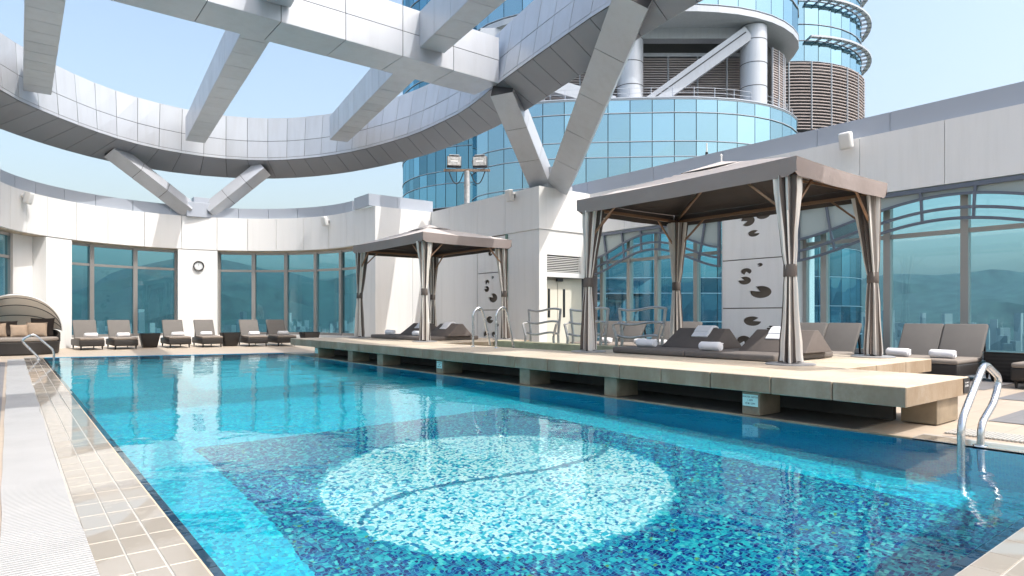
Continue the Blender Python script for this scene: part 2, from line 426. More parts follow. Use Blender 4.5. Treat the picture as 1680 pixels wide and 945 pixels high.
        if smooth:
            me.polygons.foreach_set('use_smooth', [True] * len(me.polygons))
            try: me.set_sharp_from_angle(angle=R(40))
            except Exception: pass
        o = bpy.data.objects.new(name, me); reg(o, parent)
        WM[o] = WM[parent] if parent in WM else I4
        return o

def struct(o, label=None, cat=None): return tag(o, label, cat, kind='structure')
def piece(name, mesh_obj, parent, loc=(0, 0, 0), rz=0):
    o = mesh_obj.copy(); reg(o, parent); o.location = loc; o.rotation_euler = (0, 0, rz); return o
def kids(o): return [c for c in bpy.data.objects if c.parent == o]
def copy_tree(o, parent=None):
    c = o.copy(); reg(c, parent)
    if parent is None: c.parent = None
    for ch in kids(o): copy_tree(ch, c)
    return c

PR = random.Random(21)
def panel(name, q, mat, parent, gap=.006, thick=.03, sub=None):
    """a flat cladding sheet on the quad q (four corners, in order), its back pushed inwards"""
    q = [Vector(p) for p in q]; n = (q[1] - q[0]).cross(q[3] - q[0]).normalized()
    def ins(i):
        a = (q[(i + 1) % 4] - q[i]).normalized(); b = (q[i - 1] - q[i]).normalized(); return q[i] + (a + b) * gap
    jit = .0035 if mat == 'clad' else 0.0
    f = [ins(i) + n * PR.uniform(-jit, jit) for i in range(4)]; b = [p - n * thick for p in f]
    m = MB(); m.add([tuple(p) for p in f + b], [(0, 1, 2, 3), (7, 6, 5, 4), (0, 4, 5, 1), (1, 5, 6, 2), (2, 6, 7, 3), (3, 7, 4, 0)])
    return m.build(name, mat, parent)
def lerp(a, b, t): return tuple(a[i] + (b[i] - a[i]) * t for i in range(len(a)))
def catmull(pts, n):
    P = [Vector(p) for p in pts]; P = [P[0] * 2 - P[1]] + P + [P[-1] * 2 - P[-2]]; out = []
    for i in range(1, len(P) - 2):
        for k in range(n):
            t = k / n; a, b, c, d = P[i - 1], P[i], P[i + 1], P[i + 2]
            out.append(.5 * ((2 * b) + (c - a) * t + (2 * a - 5 * b + 4 * c - d) * t * t + (3 * b - a - 3 * c + d) * t ** 3))
    out.append(P[-2]); return out
def arc_pts(c, r_, a0, a1, n): return [(c[0] + r_ * math.cos(R(a0 + (a1 - a0) * i / n)), c[1] + r_ * math.sin(R(a0 + (a1 - a0) * i / n))) for i in range(n + 1)]
def curved_slab(name, c, r0, r1, a0, a1, z0, z1, mat, parent, n=6):
    A, B = arc_pts(c, r0, a0, a1, n), arc_pts(c, r1, a0, a1, n); m = MB(); vs = []
    for i in range(n + 1): vs += [(*A[i], z0), (*B[i], z0), (*B[i], z1), (*A[i], z1)]
    fs = []
    for i in range(n):
        for j in range(4): j2 = (j + 1) % 4; fs.append((i * 4 + j, i * 4 + j2, i * 4 + 4 + j2, i * 4 + 4 + j))
    fs += [(0, 1, 2, 3), (n * 4 + 3, n * 4 + 2, n * 4 + 1, n * 4)]
    m.add(vs, fs); return m.build(name, mat, parent, smooth=True)
def lettering(name, txt, size, mtx, mat, parent):
    cu = bpy.data.curves.new(name, 'FONT'); cu.body = txt; cu.size = size; cu.align_x = 'CENTER'; cu.align_y = 'CENTER'; cu.extrude = .0004; cu.resolution_u = 2
    t = bpy.data.objects.new(name, cu); COL.objects.link(t)
    dg = bpy.context.evaluated_depsgraph_get(); me = bpy.data.meshes.new_from_object(t.evaluated_get(dg))
    bpy.data.objects.remove(t)
    inv = WM[parent].inverted() @ mtx
    me.transform(inv); me.materials.clear(); me.materials.append(M[mat])
    o = bpy.data.objects.new(name, me); reg(o, parent); WM[o] = WM[parent]; return o

# ------------------------------------------------------------------ far surroundings (seen mirrored in the glass)
def surroundings():
    m = MB(); n = 64; m.add([(9000 * math.cos(2 * PI * i / n), 9000 * math.sin(2 * PI * i / n), -150) for i in range(n)], [tuple(range(n))])
    struct(m.build('ground', simple('far_ground', (.13, .15, .13), .9, nscale=.004, namt=.3)))
    m = MB(); n = 360; rows = 8; vs = []; fs = []
    KEY = [(0, 120), (3.7, 140), (7, 250), (10.5, 320), (13.5, 335), (17, 275), (20, 240), (27, 260), (35, 190), (50, 170), (62, 205), (68, 225), (71, 205), (74, 235), (78, 215), (84, 260), (95, 200),
           (120, 150), (150, 210), (180, 260), (205, 180), (230, 240), (255, 300), (275, 330), (300, 220), (330, 260), (345, 180), (360, 120)]
    def ridge(az):
        for (a0, h0), (a1, h1) in zip(KEY[:-1], KEY[1:]):
            if a0 <= az <= a1: f = (az - a0) / (a1 - a0); f = f * f * (3 - 2 * f); return h0 + (h1 - h0) * f
    for i in range(n):
        a = 2 * PI * i / n; az = math.degrees(PI / 2 - a) % 360
        h = ridge(az) + 9 * math.sin(a * 41 + .4) + 5 * math.sin(a * 97 + 1.7) + 150
        for k in range(rows):
            t = k / (rows - 1); prof = math.sin(t * PI / 2) ** 1.4
            rr = 2600 + 1500 * t + 130 * math.sin(a * 23 + k * 1.7)
            vs.append((rr * math.cos(a), rr * math.sin(a), -151 + h * prof + (14 * math.sin(a * 57 + k * 2.1) if 0 < k < rows - 1 else 0)))
    for i in range(n):
        for k in range(rows - 1):
            i2 = (i + 1) % n; fs.append((i * rows + k, i2 * rows + k, i2 * rows + k + 1, i * rows + k + 1))
    m.add(vs, fs); struct(m.build('hills', simple('wooded_hills', (.026, .046, .036), .95, nscale=.02, namt=.55), smooth=True))
    m = MB(); rs = random.Random(3)
    for i in range(3600):
        a = rs.uniform(0, 2 * PI); d = rs.uniform(1700, 2900); w = rs.uniform(10, 24); h = rs.uniform(50, 135) * (1.3 if rs.random() < .25 else 1)
        h = min(h, 144 + d * .012)
        x, y = d * math.cos(a), d * math.sin(a)
        m.box(-w / 2, w / 2, -w * rs.uniform(.3, .6), w * .45, -150, -150 + h, 0, Matrix.Translation((x, y, 0)) @ Matrix.Rotation(rs.uniform(0, 3), 4, 'Z'))
    s = N('far_buildings'); p = s.pos()
    b = s.n('ShaderNodeTexVoronoi'); b.inputs['Scale'].default_value = .018; s.l(p, b.inputs['Vector'])
    c = s.mix(s.ramp(b.outputs['Color'], [(.2, 0.), (.8, 1.)]), (.10, .12, .12), (.42, .41, .38))
    mp = s.n('ShaderNodeMapping'); mp.inputs['Scale'].default_value = (.02, .02, .33); s.l(p, mp.inputs[0])
    w = s.n('ShaderNodeTexWave', bands_direction='Z'); w.inputs['Scale'].default_value = 1; s.l(mp.outputs[0], w.inputs[0])
    s.set(Base_Color=s.mix(s.math('MULTIPLY', w.outputs[1], .5), c, (.10, .13, .15)), Roughness=.6)
    tag(m.build('distant_city', s.m), 'far off mass of city blocks mirrored low in the glass', 'city', kind='stuff')
surroundings()

# ------------------------------------------------------------------ pool
PX0, PX1, PY0 = .645, 6.12, .93
FARL, FARR = 19.95, 18.25            # the far edge runs slightly askew
def fary(x): return FARL + (FARR - FARL) * (x - .6) / (6.1 - .6)
DEPTH = -1.32
def pool():
    x0, x1 = PX0 + .055, PX1
    m = MB(); m.add([(x0, PY0 + .06, DEPTH), (x1, PY0 + .06, DEPTH), (x1, fary(x1), DEPTH), (x0, fary(x0), DEPTH)], [(0, 1, 2, 3)])
    fl = struct(m.build('pool_floor', 'mosaic_floor')); fl.cycles.is_caustics_receiver = True
    m = MB(); c = [(x0, PY0 + .06), (x1, PY0 + .06), (x1, fary(x1)), (x0, fary(x0))]; zt = (-.035, -.004, -.004, -.035)
    for i in range(4):
        a, b = c[i], c[(i + 1) % 4]; top = -.035 if i in (0, 3) else -.004
        m.add([(*a, DEPTH), (*b, DEPTH), (*b, top), (*a, top)], [(0, 1, 2, 3)])
    wl = struct(m.build('pool_wall', 'mosaic_wall')); wl.cycles.is_caustics_receiver = True
    m = MB(); nx, ny = 12, 40; vs = []
    for j in range(ny + 1):
        for i in range(nx + 1):
            x = PX0 + (PX1 - PX0) * i / nx; y = PY0 + (fary(x) - PY0) * j / ny; vs.append((x, y, -.012))
    m.add(vs, [(j * (nx + 1) + i, j * (nx + 1) + i + 1, (j + 1) * (nx + 1) + i + 1, (j + 1) * (nx + 1) + i) for j in range(ny) for i in range(nx)])
    wa = struct(m.build('water', 'water', smooth=True, recalc=False)); wa.cycles.is_caustics_caster = True
    # navy tiles of the shallow rim just under the surface
    rim = bpy.data.objects.new('pool_rim', None); COL.objects.link(rim); tag(rim, kind='structure'); WM[rim] = I4
    m = MB(); m.box(0, .055, 0, .238, -.05, -.03); t0 = m.build('rim_tile', 'ledge', rim); t0.location = (PX0, PY0, 0); t0.cycles.is_caustics_receiver = True
    y = PY0 + .25
    while y < 19.5: piece('rim_tile', t0, rim, (PX0, y, 0)); y += .25
    m = MB(); m.box(0, .238, 0, .055, -.05, -.03); t1 = m.build('rim_tile', 'ledge', rim); t1.location = (PX0 + .06, PY0, 0); t1.cycles.is_caustics_receiver = True
    x = PX0 + .31
    while x < PX1 - .25: piece('rim_tile', t1, rim, (x, PY0, 0)); x += .25
    m = MB(); m.box(PX0 - .01, PX0 + .06, PY0 - .01, 19.9, -.30, -.052); m.box(PX0, PX1, PY0 - .01, PY0 + .0595, -.30, -.053); m.build('rim_bed', 'grout', rim)
    # two underwater lamps in the long wall
    for k, (y, lab) in enumerate(((3.55, 'round underwater pool lamp nearest the depth sign and handrail'), (8.6, 'round underwater pool lamp farther along under the platform'))):
        t = root('pool_lamp', lab, 'lamp', (x1 - .02, y, -.45), group='underwater lamps')
        rot = Matrix.Translation((x1 - .001, y, -.45)) @ Matrix.Rotation(-PI / 2, 4, 'Y')
        m = MB(); m.lathe([(.15, 0), (.15, .012), (.12, .02), (.12, .0)], 28, 0, rot); m.build('rim', 'steel', t, True)
        m = MB(); m.lathe([(.118, .001), (.10, .015), (.04, .022)], 28, 0, rot); m.build('lens', simple('lamp_lens', (.30, .55, .58), .15), t, True)
pool()

# ------------------------------------------------------------------ deck, coping, drain mat
def deck():
    Z = -.012
    def sheet(name, quads, mat, z):
        m = MB()
        for (x0, x1, y0, y1) in quads: m.add([(x0, y0, z), (x1, y0, z), (x1, y1, z), (x0, y1, z)], [(0, 1, 2, 3)])
        return m.build(name, mat)
    m = MB(); xs, xe = PX0 - .02, PX1 + .02
    fl, fr = fary(xs), fary(xe)
    m.add([(-6, -6, Z), (17, -6, Z), (17, PY0 - .02, Z), (-6, PY0 - .02, Z)], [(0, 1, 2, 3)])
    m.add([(-6, PY0 - .02, Z), (xs, PY0 - .02, Z), (xs, fl, Z), (-6, fl, Z)], [(0, 1, 2, 3)])
    m.add([(xe, PY0 - .02, Z), (17, PY0 - .02, Z), (17, fr, Z), (xe, fr, Z)], [(0, 1, 2, 3)])
    m.add([(-6, fl, Z), (xs, fl, Z), (xe, fr, Z), (17, fr, Z), (17, 31, Z), (-6, 31, Z)], [(0, 1, 2, 3, 4, 5)])
    struct(m.build('deck', 'deck_tan'))
    struct(sheet('grey_paving', [(7.75, 9.4, -4, 2.1), (9.9, 11.1, -4, 2.6), (10.9, 13.9, 3.0, 13.6), (-4, -.07, -4, 18.6)], 'deck_grey', -.006))
    # building body under the terrace
    m = MB(); m.box(-6, 17, -6, 31, -150, -1.6); m.box(-6, PX0 - .1, -6, 31, -1.6, -.05); m.box(PX1 + .1, 17, -6, 31, -1.6, -.05)
    m.box(PX0 - .1, PX1 + .1, -6, PY0 - .1, -1.6, -.05); m.box(PX0 - .1, PX1 + .1, 20.2, 31, -1.6, -.05)
    struct(m.build('terrace_slab', 'grout'))
    # coping: bed of white grout with single tiles on it
    cop = bpy.data.objects.new('pool_coping', None); COL.objects.link(cop); tag(cop, kind='structure'); WM[cop] = I4
    m = MB(); m.box(.27, PX0, -1.0, 19.9, -.05, -.004); m.box(PX0, 6.45, .30, PY0, -.05, -.0045)
    m.box(PX1, 6.45, PY0, 2.22, -.05, -.0046); m.build('grout_bed', 'grout', cop)
    m = MB(); m.rbox((0, 0, 0), (.1135, .2465, .02), .002, 1); tile = m.build('tile', 'coping', cop); tile.location = (.342, -.12, -.01)
    first = True; ys = []
    y = -.12
    while y < 19.7: ys.append(y); y += .25
    for y in ys:
        for x in (.342, .463, .586):
            if y == ys[0] and x == .342: continue
            if y < .7 and x > .5 and False: continue
            piece('tile', tile, cop, (x, y, -.01))
    m = MB(); m.rbox((0, 0, 0), (.2465, .1135, .02), .002, 1); tb = m.build('tile', 'coping', cop); tb.location = (.80, .868, -.0095)
    x = .80
    while x < 6.1:
        for y in (.868, .748, .628, .508):
            if x > .81 or y < .8: piece('tile', tb, cop, (x, y, -.0095))
        x += .25
    for y in (1.08, 1.33, 1.58, 1.83, 2.08):
        for x in (6.19, 6.31): piece('tile', tile, cop, (x, y, -.0097))
    # pale slanting lip beside the water
    m = MB(); m.box(PX0 - .004, PX0 + .006, PY0, 19.85, -.045, -.003); m.build('edge_trim', 'tan_tile', cop)
    m = MB(); x0 = PX0 - .3; m.add([(.3, fary(.3), -.004), (6.7, fary(6.7), -.004), (6.7, fary(6.7) + .34, -.004), (.3, fary(.3) + .34, -.004)], [(0, 1, 2, 3)]); m.build('far_coping', 'grout', cop)
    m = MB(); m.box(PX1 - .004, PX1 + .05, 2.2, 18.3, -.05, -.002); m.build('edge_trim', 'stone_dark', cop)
    # white drain mat: cross slats on runners, its edge not quite straight
    t = root('drain_mat', 'long white slatted drain mat lying along the pool coping', 'mat', (.13, 9, 0))
    m = MB(); rs = random.Random(5); y = -1.0
    wob = [rs.uniform(-1, 1) for _ in range(60)]
    def ed(y, k):
        i = (y + 2) * 1.6 + k; j = int(i); f = i - j; f = f * f * (3 - 2 * f); return (wob[j % 60] * (1 - f) + wob[(j + 1) % 60] * f)
    while y < 19.3:
        zb = .001 + .005 * (ed(y, 13) + 1) * .5
        xa, xb = -.035 + .006 * ed(y, 0), .272 + .014 * ed(y, 31)
        m.box(xa, xb, y, y + .017, zb, zb + .010); y += .030
    tag(m.build('slats', simple('white_slats', (.41, .41, .41), .45, nscale=2.5, namt=.06), t), kind='stuff')
    m = MB()
    for x in (0, .06, .12, .18, .24): m.box(x - .004, x + .004, -1, 19.3, -.003, .0035)
    m.box(-.03, .27, -1, 19.3, -.0038, -.0032)
    m.build('runners', simple('mat_runner', (.20, .20, .20), .6), t)
    # second white grating on the handrail side
    t = root('overflow_grating', 'white overflow grating on the deck beyond the pool handrail', 'grating', (6.9, 0, 0))
    m = MB(); y = -3.0
    while y < 2.1: m.box(6.62, 6.98, y, y + .02, -.006, .004); y += .03
    tag(m.build('slats', 'grout', t), kind='stuff')
deck()

# ------------------------------------------------------------------ stone platform with gazebo bases
ZT, ZB = .43, .25
def platform():
    t = root('stone_platform', 'long raised travertine platform beside the pool carrying both gazebos', 'platform', (7, 9, 0))
    rs = random.Random(11)
    ys = [2.24, 2.88, 3.50, 4.22, 4.9, 5.56, 6.3, 6.95, 7.7, 8.4, 9.1, 9.8, 10.5, 11.2, 11.9, 12.6, 13.3, 14.0, 14.8, 15.5, 16.2, 16.9, 17.68]
    for a, b in zip(ys[:-1], ys[1:]):
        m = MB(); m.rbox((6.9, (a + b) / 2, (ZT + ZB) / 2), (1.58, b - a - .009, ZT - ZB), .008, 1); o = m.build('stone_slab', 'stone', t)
        o.location = (0, 0, rs.uniform(-.0012, .0012))
    def rear(y0, y1, n, x1=10.45):
        for i in range(n):
            for k in range(3):
                xa, xb = 7.695 + (x1 - 7.695) * k / 3, 7.695 + (x1 - 7.695) * (k + 1) / 3
                a, b = y0 + (y1 - y0) * i / n, y0 + (y1 - y0) * (i + 1) / n
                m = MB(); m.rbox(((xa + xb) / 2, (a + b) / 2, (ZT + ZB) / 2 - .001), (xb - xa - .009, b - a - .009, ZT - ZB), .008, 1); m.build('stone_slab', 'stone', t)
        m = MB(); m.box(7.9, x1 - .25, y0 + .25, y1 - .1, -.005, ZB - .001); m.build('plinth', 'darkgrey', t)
    rear(3.5, 8.15, 6); rear(12.55, 17.68, 7)
    for (ya, yb) in ((2.30, 2.62), (3.66, 3.86), (5.66, 5.88), (7.42, 7.66), (9.86, 10.10), (12.24, 12.5), (13.75, 14.0), (15.78, 16.05)):
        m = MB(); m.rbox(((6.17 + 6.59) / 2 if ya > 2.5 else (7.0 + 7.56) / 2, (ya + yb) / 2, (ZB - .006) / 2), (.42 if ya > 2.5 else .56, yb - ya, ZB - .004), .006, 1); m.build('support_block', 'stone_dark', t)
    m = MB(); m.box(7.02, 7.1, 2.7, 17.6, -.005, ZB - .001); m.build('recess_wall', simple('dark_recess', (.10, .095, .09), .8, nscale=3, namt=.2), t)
    m = MB(); m.box(6.17, 7.02, 2.7, 17.6, -.011, -.004); m.build('recess_floor', simple('dark_recess_floor', (.12, .11, .10), .35, nscale=3, namt=.2), t)  # dark floor sheet under the slab overhang
    # small sunken spa between the two gazebo bases
    t = root('spa_tub', 'sunken stone spa tub between the two gazebos', 'spa', (8.5, 10.3, 0))
    m = MB(); m.rbox((9.45, 10.35, .22), (.30, 4.38, .46), .01, 1); m.build('curb', simple('mossy_stone', (.36, .35, .24), .6, nscale=4, namt=.15, bscale=30, bstr=.1), t)
    m = MB(); m.box(7.7, 9.3, 8.16, 12.54, -.005, .06); m.build('tub_floor', 'tan_tile', t)
    m = MB(); m.box(7.705, 9.295, 8.165, 12.535, .07, .30); m.build('tub_water', 'water', t)
platform()

def depth_sign(y, lab):
    t = root('depth_sign', lab, 'sign', (6.165, y, .06), group='water depth signs')
    m = MB(); m.rbox((6.163, y, .155), (.006, .178, .125), .002, 1); m.build('plate', 'sign', t)
    mt = lambda z: Matrix.Translation((6.1592, y, z)) @ Matrix.Rotation(-PI / 2, 4, 'Z') @ Matrix.Rotation(PI / 2, 4, 'X')
    lettering('lettering', 'WATER DEPTH', .026, mt(.190), 'ink', t); lettering('lettering', '1.20M', .026, mt(.157), 'ink', t); lettering('lettering', '水深1.20M', .026, mt(.122), 'ink', t)
depth_sign(3.76, 'pale water depth sign on the support block nearest the handrail')
depth_sign(9.98, 'pale water depth sign on the middle support block under the platform')
depth_sign(15.91, 'pale water depth sign on the farthest support block under the platform')
def black_sign():
    t = root('notice_plate', 'small black notice plate on the end of the stone platform', 'sign', (7.6, 2.235, .34))
    m = MB(); m.rbox((7.60, 2.238, .345), (.165, .006, .150), .002, 1); m.build('plate', 'blacksign', t)
    mt = lambda z: Matrix.Translation((7.60, 2.2342, z)) @ Matrix.Rotation(PI / 2, 4, 'X')
    lettering('lettering', 'NO DIVING', .019, mt(.375), 'paper', t); lettering('lettering', '禁止跳水', .026, mt(.343), 'paper', t)
black_sign()

# ------------------------------------------------------------------ curved wall at the far end
CW = (4.62, 21.44); RW = 5.02
ZL, ZW, ZP = 3.56, 4.80, 5.20        # lintel, top of white, top of parapet
def window_bay(wall, pts, zs, transom, jm=.07, glassm='glass_win', framem='frame', nrm=None, extra_v=()):
    """pts: plan points of the glass line; one pane between each pair and above/below the transom"""
    w = subempty('window', wall)
    for i in range(len(pts) - 1):
        a, b = Vector((*pts[i], 0)), Vector((*pts[i + 1], 0)); d = (b - a).normalized()
        for z0, z1 in ((zs[0] + .04, transom - .04), (transom + .04, zs[1] - .04)):
            tl = random.uniform(-.004, .004); n = Vector((d.y, -d.x, 0))
            q = [a + d * .03 + Vector((0, 0, z0)), b - d * .03 + Vector((0, 0, z0)), b - d * .03 + Vector((0, 0, z1)) + n * tl, a + d * .03 + Vector((0, 0, z1)) + n * tl]
            panel('pane', q, glassm, w, gap=0, thick=.012)
        for z, h in ((zs[0], .09), (transom, .085), (zs[1], .08)):
            m = MB(); m.bar(a + Vector((0, 0, z)), b + Vector((0, 0, z)), .10, h); m.build('rail', framem, w)
    for i, p in enumerate(pts):
        m = MB(); e = .08 if 0 < i < len(pts) - 1 else .07
        a = Vector((*pts[max(i - 1, 0)], 0)); b = Vector((*pts[min(i + 1, len(pts) - 1)], 0)); ang = math.atan2((b - a).y, (b - a).x)
        m.box(-jm, jm, -e, e, zs[0] - .04, zs[1] + .04, 0, Matrix.Translation((*p, 0)) @ Matrix.Rotation(ang, 4, 'Z')); m.build('mullion', framem, w)
    return w
def curved_wall():
    t = root('curved_wall', 'curved white panelled wall with teal windows around the pool end', 'wall', (4.6, 26.4, 0))
    js = [163.5, 156.4, 147.2, 136.9, 124.8, 112.6, 98.8, 84.8, 71.1, 58.6, 46, 32.5, 18.5, 5.5, -1]
    g = .10
    for a, b in zip(js[:-1], js[1:]):
        curved_slab('wall_panel', CW, RW, RW + .12, a - g, b + g, ZL, ZW, 'white', t, 6)
    for a, b in zip(js[:-1], js[1:]):
        curved_slab('parapet_panel', CW, RW + .10, RW + .20, a - g + 4, b + g + 4, ZW + .002, ZP, 'parapet', t, 6)
    m0 = curved_slab('wall_core', CW, RW + .121, RW + .9, 171, -1, ZL + .35, ZW - .01, 'joint', t, 60)
    curved_slab('soffit', CW, RW + .122, RW + .95, 171, -1, ZL - .02, ZL + .10, 'soffit', t, 60)
    curved_slab('plinth', CW, RW + .25, RW + .9, 168, -1, -.02, .31, 'white_smooth', t, 60)
    for a, b in ((137.4, 126.6), (86.2, 71.0)):
        curved_slab('pillar', CW, RW + .015, RW + .95, a, b, -.01, ZL - .021, 'white', t, 6)
    curved_slab('pillar', CW, RW + .46, RW + .95, 148.5, 137.5, -.01, ZL - .022, 'white', t, 4)
    RG = RW + .40
    ap = lambda a: (CW[0] + RG * math.cos(R(a)), CW[1] + RG * math.sin(R(a)))
    window_bay(t, [ap(a) for a in (171, 161, 148.6)], (.36, 3.47), 2.80)
    window_bay(t, [ap(a) for a in (126.4, 116.4, 101.0, 86.4)], (.36, 3.47), 2.80)
    window_bay(t, [ap(a) for a in (70.8, 57.2, 43.5, 29.5, 15.5, -.5)], (.36, 3.47), 2.80)
    # return to the straight wall behind the far gazebo
    def wp(q, name='wall_panel', mat='white', th=.1): return panel(name, q, mat, t, .005, th)
    xe = CW[0] + RW * math.cos(R(-1)); ye = CW[1] + RW * math.sin(R(-1))
    wp([(xe, ye, ZL), (9.80, 20.0, ZL), (9.80, 20.0, ZW), (xe, ye, ZW)])
    wp([(xe + .12, ye, -.01), (9.83, 20.03, -.01), (9.83, 20.03, ZL), (xe + .12, ye, ZL)])
    for x0, x1 in ((9.80, 11.25), (11.25, 12.0)):
        wp([(x0, 20.0, -.01), (x1, 20.0, -.01), (x1, 20.0, ZW), (x0, 20.0, ZW)])
    m = MB(); m.box(9.9, 12.1, 20.11, 20.5, 0, ZW - .02); m.build('wall_core', 'joint', t)
    for x0, x1 in ((9.62, 10.7), (10.7, 12.15)):
        wp([(x0, 20.12, ZW + .002), (x1, 20.12, ZW + .002), (x1, 20.12, ZP + .02), (x0, 20.12, ZP + .02)], 'parapet_panel', 'parapet')
    wp([(9.62, 21.3, ZW + .002), (9.62, 20.12, ZW + .002), (9.62, 20.12, ZP + .02), (9.62, 21.3, ZP + .02)], 'parapet_panel', 'parapet')
    # stub that turns away at the other end
    a = R(163.5); x, y = CW[0] + RW * math.cos(a), CW[1] + RW * math.sin(a)
    wp([(x - 3, y - .15, ZL - .01), (x, y, ZL), (x, y, ZP + .15), (x - 3, y - .15, ZP + .15)])
curved_wall()

# ------------------------------------------------------------------ service block and long side wall
def pad_outline(cx, cy, rx, ry, notch, n=26, wn=24):
    pts = [(cx + rx * .12 * math.cos(R(notch)), cy + ry * .12 * math.sin(R(notch)))]
    for i in range(n + 1):
        a = R(notch + wn + (360 - 2 * wn) * i / n); pts.append((cx + rx * math.cos(a), cy + ry * math.sin(a)))
    return pts
LILY = [  # three panels from the bottom up: (x, y, rx, ry, notch) in metres from the panel's lower corner, panel 1.82 wide and 1.16 high
    [(.80, .86, .27, .13, 20), (1.28, .70, .13, .065, 150), (.58, .38, .23, .14, 250), (1.05, .40, .17, .10, 310)],
    [(1.0, 1.02, .09, .05, 190), (.64, .88, .17, .09, 280), (.60, .66, .20, .11, 150), (1.02, .37, .32, .165, 140)],
    [(.68, .92, .22, .15, 200), (1.08, 1.02, .22, .12, 75), (.84, .60, .18, .09, 20)]]
def lily_panel(parent, w, h, pads, org, ux, mirror, name='lily_panel'):
    """white sheet with lily-pad shaped holes; org = lower corner, ux = direction along the wall, outward normal = ux x z"""
    cu = bpy.data.curves.new(name, 'CURVE'); cu.dimensions = '2D'; cu.fill_mode = 'BOTH'; cu.extrude = .02
    sx = w / 1.82
    def spl(pts):
        s = cu.splines.new('POLY'); s.points.add(len(pts) - 1); s.use_cyclic_u = True
        for p, q in zip(s.points, pts): p.co = (q[0], q[1], 0, 1)
    spl([(0, 0), (w, 0), (w, h), (0, h)])
    for (x, y, rx, ry, nt) in pads:
        if mirror: x, nt = 1.82 - x, 180 - nt
        spl(pad_outline(x * sx, y, rx * sx * .88, ry * .88, nt))
    o = bpy.data.objects.new(name, cu); COL.objects.link(o)
    dg = bpy.context.evaluated_depsgraph_get(); me = bpy.data.meshes.new_from_object(o.evaluated_get(dg)); bpy.data.objects.remove(o)
    ux = Vector(ux); mt = Matrix((ux, Vector((0, 0, 1)), ux.cross(Vector((0, 0, 1))))).transposed().to_4x4(); mt.translation = Vector(org)
    me.transform(WM[parent].inverted() @ mt); me.materials.clear(); me.materials.append(M['white'])
    p = bpy.data.objects.new(name, me); reg(p, parent); WM[p] = WM[parent]; return p

